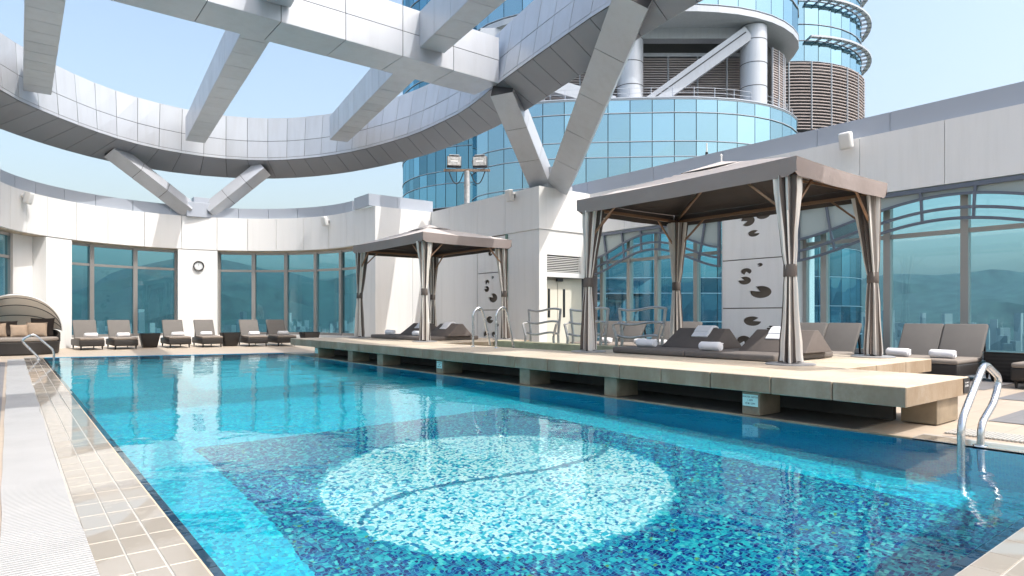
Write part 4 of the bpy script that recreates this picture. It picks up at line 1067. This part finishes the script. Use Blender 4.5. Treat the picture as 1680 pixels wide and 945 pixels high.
# ------------------------------------------------------------------ towels, cushions, day beds
def towel_roll(label, loc, rz, L=.36, r_=.072, group='rolled white towels'):
    t = root('rolled_towel', label, 'towel', group=group); rs = random.Random(label)
    m = MB(); n = 24; vs = []; fs = []
    prof = [(-L / 2, .55), (-L / 2 + .006, .86), (-L / 2 + .02, 1.0), (-L / 4, 1.0), (0, .985), (L / 4, 1.0), (L / 2 - .02, 1.0), (L / 2 - .006, .86), (L / 2, .55)]
    f1, f2 = rs.uniform(0, 6), rs.uniform(0, 6)
    for k, (x, s) in enumerate(prof):
        for j in range(n):
            a = 2 * PI * j / n; rr = r_ * s * (1 + .035 * math.sin(2 * a + f1 + x * 9) + .02 * math.sin(5 * a + f2))
            vs.append((x, rr * math.cos(a), r_ * .93 + max(-r_ * .92, rr * math.sin(a) * .94)))
    for k in range(len(prof) - 1):
        for j in range(n): j2 = (j + 1) % n; fs.append((k * n + j, k * n + j2, (k + 1) * n + j2, (k + 1) * n + j))
    fs.append(tuple(range(n))[::-1]); fs.append(tuple((len(prof) - 1) * n + j for j in range(n)))
    m.add(vs, fs); m.build('roll', 'towel', t, True)
    for s in (-1, 1):
        m = MB(); m.tube([(s * (L / 2 + .001), (.004 + .0033 * a) * math.cos(a), r_ * .93 + (.004 + .0033 * a) * math.sin(a)) for a in [k * .5 for k in range(30)]], .0045, 5); m.build('coil', 'towel', t, True)
    m = MB(); m.rbox((0, -r_ * .72, r_ * 1.55), (L * .96, .045, .014), .006, 2, 0, None); m.build('loose_edge', 'towel', t, True)
    t.location = loc; t.rotation_euler = (0, 0, rz); return t

def daybed(y0, lab, wlabs, rl, fl):
    """pad under a gazebo with two wedge rests, folded towels over them and rolled towels in front"""
    zt = ZT + .002
    t = root('day_pad', lab, 'mattress', (8.75, y0 + 1.45, zt), group='gazebo mattresses')
    for k in range(2):
        m = MB(); m.rbox((8.78, y0 + .725 + 1.45 * k, zt + .05), (1.66, 1.445, .096), .03, 3); m.build('pad', 'pad', t, True)
    zp = zt + .10
    for k, yc in enumerate((y0 + .42, y0 + 1.86)):
        w = root('wedge_rest', wlabs[k], 'cushion', (9.0, yc, zp), group='wedge back rests')
        h = .47; vs = [(8.58, yc - h - .05, zp), (9.36, yc - h - .05, zp), (9.36, yc + h + .05, zp), (8.58, yc + h + .05, zp), (8.98, yc - h + .02, zp + .31), (9.10, yc - h + .02, zp + .31), (9.10, yc + h - .02, zp + .31), (8.98, yc + h - .02, zp + .31)]
        v, f = bevelled(vs, [(3, 2, 1, 0), (4, 5, 6, 7), (0, 1, 5, 4), (1, 2, 6, 5), (2, 3, 7, 6), (3, 0, 4, 7)], .014, 2)
        m = MB(); m.add(v, f); m.build('wedge', 'fabric', w, True)
        m = MB(); m.tube([(8.61, yc - h - .03, zp + .006), (8.61, yc + h + .03, zp + .006)], .006, 6); m.build('piping', 'pad', w, True)
        # folded towel hung over the ridge
        ft = root('folded_towel', fl[k], 'towel', (9.02, yc, zp + .31), group='folded white towels')
        yy = yc + (.05, -.08)[k]
        path = [(8.80, yy, zp + .178), (8.88, yy, zp + .245), (8.955, yy, zp + .315), (8.99, yy, zp + .334), (9.05, yy, zp + .336), (9.10, yy, zp + .326), (9.16, yy, zp + .25), (9.20, yy, zp + .18)]
        for q in range(2):
            m = MB(); m.strip([(p[0], p[1] + .01 * q, p[2] + .012 * q) for p in (path if q == 0 else path[1:-1])], .30 - .02 * q, .022); m.build('fold', 'towel', ft, True)
    for k, (dx, dy, rz) in enumerate(rl[1]): towel_roll(rl[0][k], (8.0 + dx, y0 + dy, zp), rz)
daybed(4.50, 'grey brown mattress on the platform under the nearer gazebo',
       ('brown wedge back rest behind the front curtain of the nearer gazebo', 'brown wedge back rest beside the wavy steel rails under the nearer gazebo'),
       (('rolled white towel in the middle of the nearer gazebo mattress', 'rolled white towel on the nearer gazebo mattress end beside the wavy rails'), ((.16, 1.12, PI / 2 - .05), (.30, 2.45, PI / 2 + .05))),
       ('folded white towel half hidden by the front curtain of the nearer gazebo', 'folded white towel over the wedge beside the nearer gazebo back curtain'))
daybed(13.62, 'grey brown mattress on the platform under the farther gazebo',
       ('brown wedge back rest beside the spa handrails under the farther gazebo', 'brown wedge back rest close to the front curtain of the farther gazebo'),
       (('rolled white towel before the wedges under the farther gazebo', 'rolled white towel at the far end of the farther gazebo mattress'), ((.20, .72, PI / 2), (.22, 2.25, PI / 2 + .1))),
       ('folded white towel over the wedge beside the spa handrails', 'folded white towel over the wedge next to the farther gazebo front curtain'))

# ------------------------------------------------------------------ sun loungers, side tables
def make_lounger():
    t = root('sun_lounger', 'taupe cushioned wicker sun lounger', 'sun lounger', group='sun loungers')
    m = MB(); m.rbox((0, -.02, .205), (.67, 1.62, .20), .035, 3); m.build('base', 'wicker', t, True)
    for x in (-.28, .28):
        for y in (-.74, .68):
            m = MB(); m.lathe([(.016, 0), (.026, .11)], 12, 0, None, (x, y)); m.build('leg', 'wicker', t, True)
    m = MB(); m.rbox((0, -.27, .335), (.65, 1.13, .075), .03, 3); m.build('seat_cushion', 'seatpad', t, True)
    a = R(57); mt = Matrix.Translation((0, .25, .335)) @ Matrix.Rotation(a, 4, 'X')
    m = MB(); m.rbox((0, .335, .0), (.64, .69, .075), .028, 3, 0, mt); m.build('back_cushion', 'sling', t, True)
    m = MB(); m.rbox((0, .32, -.055), (.60, .64, .03), .008, 1, 0, mt); m.build('back_frame', 'wicker', t, True)
    for x in (-.25, .25):
        m = MB(); m.bar((x, .60, .80), (x, .70, .29), .03, .03); m.build('prop', 'wicker', t)
    return t
def make_table():
    t = root('side_table', 'dark wicker side table', 'side table', group='wicker side tables')
    vs = [(-.20, -.20, .0), (.20, -.20, .0), (.20, .20, .0), (-.20, .20, .0), (-.29, -.29, .46), (.29, -.29, .46), (.29, .29, .46), (-.29, .29, .46)]
    v, f = bevelled(vs, [(3, 2, 1, 0), (4, 5, 6, 7), (0, 1, 5, 4), (1, 2, 6, 5), (2, 3, 7, 6), (3, 0, 4, 7)], .02, 2)
    m = MB(); m.add(v, f); m.build('body', 'wicker', t, True)
    m = MB(); m.rbox((0, 0, .469), (.60, .60, .014), .005, 1); m.build('top', simple('smoked_glass_top', (.03, .03, .03), .1), t, True)
    return t
LG, TB = make_lounger(), make_table(); used = [False, False]
def put(proto, i, loc, rz, label):
    o = proto if not used[i] else copy_tree(proto); used[i] = True
    o.location = loc; o.rotation_euler = (0, 0, rz); o['label'] = label; return o
far = [(1.98, 24.30, .06, 'sun lounger next to the canopied daybed before the curved windows', 'rolled towel on the lounger next to the canopied daybed'),
       (2.88, 24.10, .04, 'second sun lounger from the canopied daybed beside a wicker table', 'rolled towel on the second lounger from the canopied daybed'),
       (4.45, 24.10, .04, 'third sun lounger from the canopied daybed below the clock window', 'rolled towel on the third lounger from the canopied daybed'),
       (5.36, 23.95, .02, 'fourth sun lounger from the canopied daybed below the clock', 'rolled towel on the lounger below the clock'),
       (6.78, 23.45, .0, 'fifth sun lounger from the canopied daybed', 'rolled towel on the fifth lounger from the canopied daybed'),
       (7.66, 23.25, -.02, 'sixth sun lounger from the canopied daybed nearest the platform end', 'rolled towel on the lounger nearest the platform end')]
for x, y, rz, lab, tl in far:
    jr = PR.uniform(-.05, .05); put(LG, 0, (x + PR.uniform(-.03, .03), y + PR.uniform(-.05, .05), -.005), rz + jr, lab); towel_roll(tl, (x + PR.uniform(-.02, .07), y - .12 + PR.uniform(-.06, .06), .370), rz + PR.uniform(-.12, .12))
side = [(11.82, 'sun lounger seen through the wavy steel rails beside the service doors', 'rolled towel on the lounger beside the service doors'),
        (11.14, 'sun lounger seen through the nearest wavy steel rail', 'rolled towel on the lounger seen through the nearest wavy rail'),
        (10.10, 'sun lounger half hidden behind the back curtain of the nearer gazebo', 'rolled towel left of the back curtain of the nearer gazebo'),
        (9.42, 'sun lounger hidden behind the wedge rest before the lily pad panels', 'rolled towel just beside the back curtain of the nearer gazebo'),
        (6.47, 'sun lounger partly behind the wedge and front curtain of the nearer gazebo', None),
        (5.84, 'sun lounger just behind the rear striped curtain of the nearer gazebo', 'rolled towel right of the front curtain of the nearer gazebo'),
        (4.44, 'sun lounger nearest the rear curtain in the pair before the glass', 'rolled towel on the pair lounger nearest the rear curtain'),
        (3.80, 'sun lounger beside the wicker table in the pair before the glass', 'rolled towel on the pair lounger beside the wicker table'),
        (2.50, 'sun lounger cut off by the edge of the picture', None)]
for y, lab, tl in side:
    put(LG, 0, (12.28 + PR.uniform(-.05, .05), y, -.005), -PI / 2 + PR.uniform(-.02, .02), lab)
    if tl: towel_roll(tl, (11.78 + PR.uniform(-.08, .08), y, .370), PI / 2 + PR.uniform(-.12, .12))
for x, y, lab in ((3.68, 24.25, 'tapered wicker table between the second and third loungers'), (6.08, 23.7, 'tapered wicker table between the fourth and fifth loungers'),
                  (8.50, 22.6, 'tapered wicker table beside the lounger nearest the platform end'), (12.65, 3.13, 'black wicker table beside the handrail side lounger pair')):
    put(TB, 1, (x, y, -.004), .0, lab)

# ------------------------------------------------------------------ canopied daybed with pillows
def canopy_daybed():
    c = (.16, 22.32); Rr = .98
    t = root('canopy_daybed', 'round dark wicker daybed with folding taupe hood', 'daybed', (*c, 0))
    m = MB(); m.lathe([(.93, .0), (.96, .03), (Rr, .32), (Rr - .02, .34)], 56, 0, None, c); m.build('base', 'wicker', t, True)
    m = MB(); m.lathe([(.2, .335), (.93, .345), (.965, .38), (.965, .43), (.93, .455), (.2, .46)], 56, 0, None, c); m.build('seat_cushion', 'seatpad', t, True)
    A, B = arc_pts(c, Rr - .05, -14, 194, 40), arc_pts(c, Rr + .01, -14, 194, 40); m = MB(); vs = []; fs = []
    for i in range(41):
        h = .50 + .16 * min(1, min(i, 40 - i) / 8)
        vs += [(*A[i], .33), (*B[i], .33), (*B[i], h), (*A[i], h)]
    for i in range(40):
        for j in range(4): j2 = (j + 1) % 4; fs.append((i * 4 + j, i * 4 + j2, i * 4 + 4 + j2, i * 4 + 4 + j))
    fs += [(0, 1, 2, 3), (163, 162, 161, 160)]; m.add(vs, fs); m.build('back_rim', 'wicker', t, True)
    zc = .62; rh = 1.04
    def hp(th, ph, r_): return (c[0] + r_ * math.cos(th), c[1] + r_ * math.sin(th) * math.cos(ph), zc + r_ * math.sin(th) * math.sin(ph))
    vs = []; fs = []; NP, NT = 20, 32
    for i in range(NP + 1):
        ph = R(6 + 98 * i / NP); sc_ = 1 - .012 * abs(math.sin(i / NP * 5 * PI))
        for j in range(NT + 1): vs.append(hp(PI * j / NT, ph, rh * sc_))
    for i in range(NP):
        for j in range(NT): fs.append((i * (NT + 1) + j, i * (NT + 1) + j + 1, (i + 1) * (NT + 1) + j + 1, (i + 1) * (NT + 1) + j))
    m = MB(); m.add(vs, fs); hs = N('hood_fabric'); hs.set(Base_Color=(.60, .55, .48), Roughness=.9); tr = hs.n('ShaderNodeBsdfTranslucent'); tr.inputs[0].default_value = (.55, .48, .40, 1)
    mx = hs.n('ShaderNodeMixShader'); mx.inputs[0].default_value = .4; hs.l(hs.b.outputs[0], mx.inputs[1]); hs.l(tr.outputs[0], mx.inputs[2]); hs.l(mx.outputs[0], hs.t.nodes['Material Output'].inputs[0])
    hd = m.build('hood', hs.m, t, True)
    for k in range(6):
        ph = R(6 + 98 * k / 5); m = MB(); m.tube([hp(PI * j / 32, ph, rh * .993) for j in range(33)], .011 if k < 5 else .018, 6); m.build('rib', 'darkgrey' if k < 5 else 'lampwhite', hd, True)
    def pillow(lab, x, y, z, w, h, d, mat, tilt, rz):
        p = root('pillow', lab, 'pillow', group='daybed pillows'); vs = []; fs = []; n = 12
        for s in (1, -1):
            for j in range(n + 1):
                for i in range(n + 1):
                    u, v = -1 + 2 * i / n, -1 + 2 * j / n; k = (1 - u * u) ** .45 * (1 - v * v) ** .45
                    pin = 1 - .07 * (1 - abs(u) ** 3) * abs(v) ** 4; pin2 = 1 - .07 * (1 - abs(v) ** 3) * abs(u) ** 4
                    vs.append((u * w / 2 * pin2, s * d / 2 * k, h / 2 + v * h / 2 * pin))
        w_ = n + 1
        for s in range(2):
            for j in range(n):
                for i in range(n): b = s * w_ * w_; fs.append((b + j * w_ + i, b + j * w_ + i + 1, b + (j + 1) * w_ + i + 1, b + (j + 1) * w_ + i))
        m = MB(); m.add(vs, fs, 0, Matrix.Rotation(tilt, 4, 'X')); m.build('cover', mat, p, True)
        p.location = (x, y, z); p.rotation_euler = (0, 0, rz)
    pillow('small tan pillow at the front of the daybed', .22, 22.20, .462, .40, .36, .13, 'pillow_tan', -.28, .12)
    pillow('larger tan pillow leaning on the dark brown daybed pillow', .60, 22.36, .462, .50, .42, .15, 'pillow_tan', -.25, -.15)
    pillow('dark brown pillow with a pointed corner at the daybed back', .72, 22.62, .462, .60, .54, .14, 'pillow_dark', -.22, -.35)
    pillow('dark brown pillow cut by the picture edge at the daybed back', -.06, 22.60, .462, .52, .46, .14, 'pillow_dark', -.25, .1)
    pillow('tan pillow at the very edge of the picture on the daybed', -.25, 22.30, .462, .42, .40, .13, 'pillow_tan', -.25, .2)
canopy_daybed()

# ------------------------------------------------------------------ steel rails
def smooth_path(pts, n=8): return [tuple(p) for p in catmull(pts, n)]
def round_path(pts, r_=.08, n=6):
    P = [Vector(p) for p in pts]; out = [P[0]]
    for a, b, c in zip(P[:-2], P[1:-1], P[2:]):
        u, v = (a - b), (c - b); d = min(r_, u.length * .48, v.length * .48); s, e = b + u.normalized() * d, b + v.normalized() * d
        for k in range(n + 1): q = k / n; out.append(s * (1 - q) ** 2 + b * 2 * q * (1 - q) + e * q * q)
    out.append(P[-1]); return [tuple(p) for p in out]
def rail(name, lab, pts, r_, feet, group=None, rr=.12):
    t = root(name, lab, 'handrail', feet[0], group=group)
    m = MB(); m.tube(round_path(pts, rr, 8), r_, 14); o = m.build('tube', 'steel', t, True)
    for f in feet:
        m = MB(); m.lathe([(r_ * 1.02, f[2]), (r_ * 2.0, f[2] + .001), (r_ * 1.9, f[2] + .012), (r_ * 1.02, f[2] + .016)], 20, 0, None, f[:2]); m.build('flange', 'steel', t, True)
    return t
Yr = 1.72
rail('pool_handrail', 'thick steel handrail bent over the pool edge by the platform end', [(5.72, Yr, -.75), (5.72, Yr, .24), (6.26, Yr, .665), (6.66, Yr, .52), (6.52, Yr, .33), (6.18, Yr, .17), (6.165, Yr, -.004)], .027, [(6.165, Yr, -.004)], 'pool handrails', .11)
rail('pool_handrail', 'steel handrail at the far pool corner before the daybed', [(.86, 19.25, -.6), (.86, 19.25, .20), (.46, 19.25, .62), (.22, 19.25, .47), (.56, 19.25, .03), (.56, 19.25, -.004)], .026, [(.56, 19.25, -.004)], 'pool handrails', .10)
for y, lab in ((10.60, 'arched steel spa handrail nearer the far gazebo'), (9.82, 'arched steel spa handrail nearer the wavy rails')):
    rail('spa_handrail', lab, [(7.34, y, ZT), (7.34, y, 1.13), (7.52, y, 1.24), (7.60, y, 1.08), (7.86, y, .02)], .022, [(7.34, y, ZT)], 'spa handrails', .10)

def wave_rail(y0, y1, lab):
    t = root('wavy_rail', lab, 'rail', (9.45, (y0 + y1) / 2, .45), group='wavy steel rails')
    z0 = .45; L = y1 - y0
    wav = lambda s: .028 * math.sin(2 * PI * s * 1.0 + .2)
    def bar(xa, ya, yb, zc, n=28):
        m = MB(); m.tube([(xa, ya + (yb - ya) * k / n, zc + wav(k / n)) for k in range(n + 1)], .024, 8); m.build('wavy_bar', 'dull_steel', t, True)
    for s, ya in ((1, y0), (-1, y1)):
        m = MB(); m.strip(smooth_path([(9.53, ya + s * .10, z0), (9.53, ya + s * .10, z0 + .22), (9.53, ya + s * .03, z0 + .74)]), .05, .03); m.build('post', 'dull_steel', t)
        m = MB(); m.strip(smooth_path([(9.38, ya + s * .09, z0), (9.38, ya + s * .09, z0 + .15), (9.38, ya + s * .0, z0 + .42)]), .05, .03); m.build('post', 'dull_steel', t)
        m = MB(); m.tube([(9.38, ya + s * .0, z0 + .42), (9.53, ya + s * .06, z0 + .45)], .016, 8); m.build('link', 'dull_steel', t, True)
    bar(9.53, y0 + .02, y1 - .02, z0 + .73); bar(9.50, y0 + .02, y1 - .02, z0 + .45); bar(9.46, y0 + .05, y1 - .05, z0 + .20)
wave_rail(10.36, 11.52, 'wavy steel rail next to the spa handrails'); wave_rail(8.94, 10.10, 'middle wavy steel rail partly behind the striped curtain'); wave_rail(7.50, 8.70, 'wavy steel rail before the blue arched window')

# ------------------------------------------------------------------ fittings on the walls
def wall_spot(pos, face, lab):
    """white swivelling fitting; face = plan angle it points to"""
    t = root('wall_spotlight', lab, 'spotlight', pos, group='white wall spotlights')
    mt = Matrix.Translation(pos) @ Matrix.Rotation(face, 4, 'Z')
    m = MB(); m.rbox((.06, 0, 0), (.14, .10, .08), .02, 2, 0, mt); m.build('bracket', 'lampwhite', t, True)
    m = MB(); m.rbox((.19, 0, -.02), (.17, .26, .36), .05, 3, 0, mt @ Matrix.Rotation(.22, 4, 'Y')); m.build('housing', 'lampwhite', t, True)
    m = MB(); m.tube([tuple(mt @ Vector(p)) for p in ((.02, .06, -.02), (.05, .09, -.12), (.12, .08, -.14))], .010, 6); m.build('cable', 'cable', t, True)
wall_spot((XW, 6.25, 4.80), PI, 'white spotlight fitting on the long side wall above the gazebo')
wall_spot((12.0, 15.15, 4.72), PI, 'white spotlight fitting on the service block beside the big strut')
for a, lab in ((18.5, 'white spotlight fitting on the curved wall towards the far gazebo'), (149.5, 'white spotlight fitting on the curved wall above the daybed')):
    wall_spot((CW[0] + RW * math.cos(R(a)), CW[1] + RW * math.sin(R(a)), 4.62), R(a) + PI, lab)

def clock():
    a = R(78.3); r_ = RW - .012; p = (CW[0] + r_ * math.cos(a), CW[1] + r_ * math.sin(a), 2.93)
    t = root('wall_clock', 'round black rimmed wall clock on the white pillar', 'clock', p)
    n = Vector((-math.cos(a), -math.sin(a), 0)); ux = Vector((0, 0, 1)).cross(n); mt = Matrix((ux, Vector((0, 0, 1)), n)).transposed().to_4x4(); mt.translation = Vector(p)
    m = MB(); m.lathe([(.15, 0), (.185, 0), (.19, .03), (.175, .05), (.15, .04), (.148, .012)], 40, 0, mt); m.build('rim', 'black', t, True)
    m = MB(); m.lathe([(.15, .004), (.15, .014)], 40, 0, mt); m.build('face', 'clockface', t)
    for k in range(12):
        q = R(30 * k); m = MB(); m.bar(mt @ Vector((.118 * math.sin(q), .118 * math.cos(q), .0165)), mt @ Vector((.138 * math.sin(q), .138 * math.cos(q), .0165)), .009, .004); m.build('hour_mark', 'ink', t)
    for ang, l, w in ((-3, .07, .012), (2, .11, .008)):
        q = R(ang); m = MB(); m.bar(mt @ Vector((0, -.015, .02)), mt @ Vector((l * math.sin(q), l * math.cos(q), .02)), w, .004); m.build('hand', 'ink', t)
clock()

def floodlight():
    x, y = 12.45, 18.35; t = root('floodlight_mast', 'floodlight mast with twin rectangular lamps in front of the teal tower', 'floodlight', (x, y, 4.8))
    m = MB(); m.tube([(x, y, 4.75), (x, y, 6.05)], .10, 16); m.tube([(x, y, 5.55), (x, y, 5.60)], .115, 16); m.build('pole', 'galv', t, True)
    ux = Vector((math.cos(YAW), -math.sin(YAW), 0)); f = Vector((-math.sin(YAW), -math.cos(YAW), 0)); c = Vector((x, y, 6.08))
    m = MB(); m.bar(c - ux * .80, c + ux * .80, .12, .07); m.build('cross_arm', 'rust', t)
    for s in (-1, 1):
        h = subempty('lamp_head', t); p = c + ux * (s * .44) + Vector((0, 0, .30)) + f * .05
        mt = Matrix((ux, -f, Vector((0, 0, 1)))).transposed().to_4x4(); mt.translation = p; mt = mt @ Matrix.Rotation(R(-6), 4, 'X') @ Matrix.Rotation(s * -.12, 4, 'Z')
        m = MB(); m.rbox((0, .08, 0), (.50, .20, .37), .02, 2, 0, mt); m.build('housing', 'darkgrey', h, True)
        m = MB(); m.rbox((0, -.03, 0), (.46, .02, .31), .008, 1, 0, mt); m.build('lens', simple('lamp_glass', (.62, .60, .56), .15, metal=.6, world_co=False, nscale=14, namt=.35), h)
        m = MB(); m.rbox((0, -.033, -.01), (.26, .024, .05), .02, 2, 0, mt); m.build('tube_lamp', 'lampwhite', h)
        m = MB(); m.rbox((0, .02, .215), (.36, .12, .03), .008, 1, 0, mt); m.build('cap', 'galv', h)
        a = c + ux * (s * .62) - Vector((0, 0, .05)); b = c + ux * (s * .12) - Vector((0, 0, .08)); mid = (a + b) / 2 - Vector((0, 0, .40))
        m = MB(); m.tube(smooth_path([a, a.lerp(mid, .5) - Vector((0, 0, .10)), mid, b.lerp(mid, .5) - Vector((0, 0, .10)), b]), .018, 6); m.build('cable', 'cable', t, True)
floodlight()
def aerial():
    t = root('rod_aerial', 'short white rod standing on the parapet behind the nearer gazebo', 'rod', (14.2, 9.9, 5.2))
    m = MB(); m.tube([(14.2, 9.9, 5.18), (14.2, 9.9, 5.52)], .018, 8); m.build('rod', 'lampwhite', t); m = MB(); m.rbox((14.2, 9.9, 5.24), (.06, .06, .10), .01, 1); m.build('clamp', 'black', t)
aerial()

def haze():
    m = MB(); m.box(-5200, 5200, -5200, 5200, -160, 500)
    hm = bpy.data.materials.new('haze'); hm.use_nodes = True; nt = hm.node_tree; nt.nodes.clear()
    out = nt.nodes.new('ShaderNodeOutputMaterial'); v = nt.nodes.new('ShaderNodeVolumePrincipled')
    v.inputs['Color'].default_value = (.68, .84, 1.0, 1); v.inputs['Density'].default_value = 0.00007; v.inputs['Anisotropy'].default_value = .2
    nt.links.new(v.outputs[0], out.inputs['Volume'])
    tag(m.build('haze', hm), 'pale haze between the terrace and the far hills', 'haze', kind='stuff')
HAZE = True
if HAZE: haze()
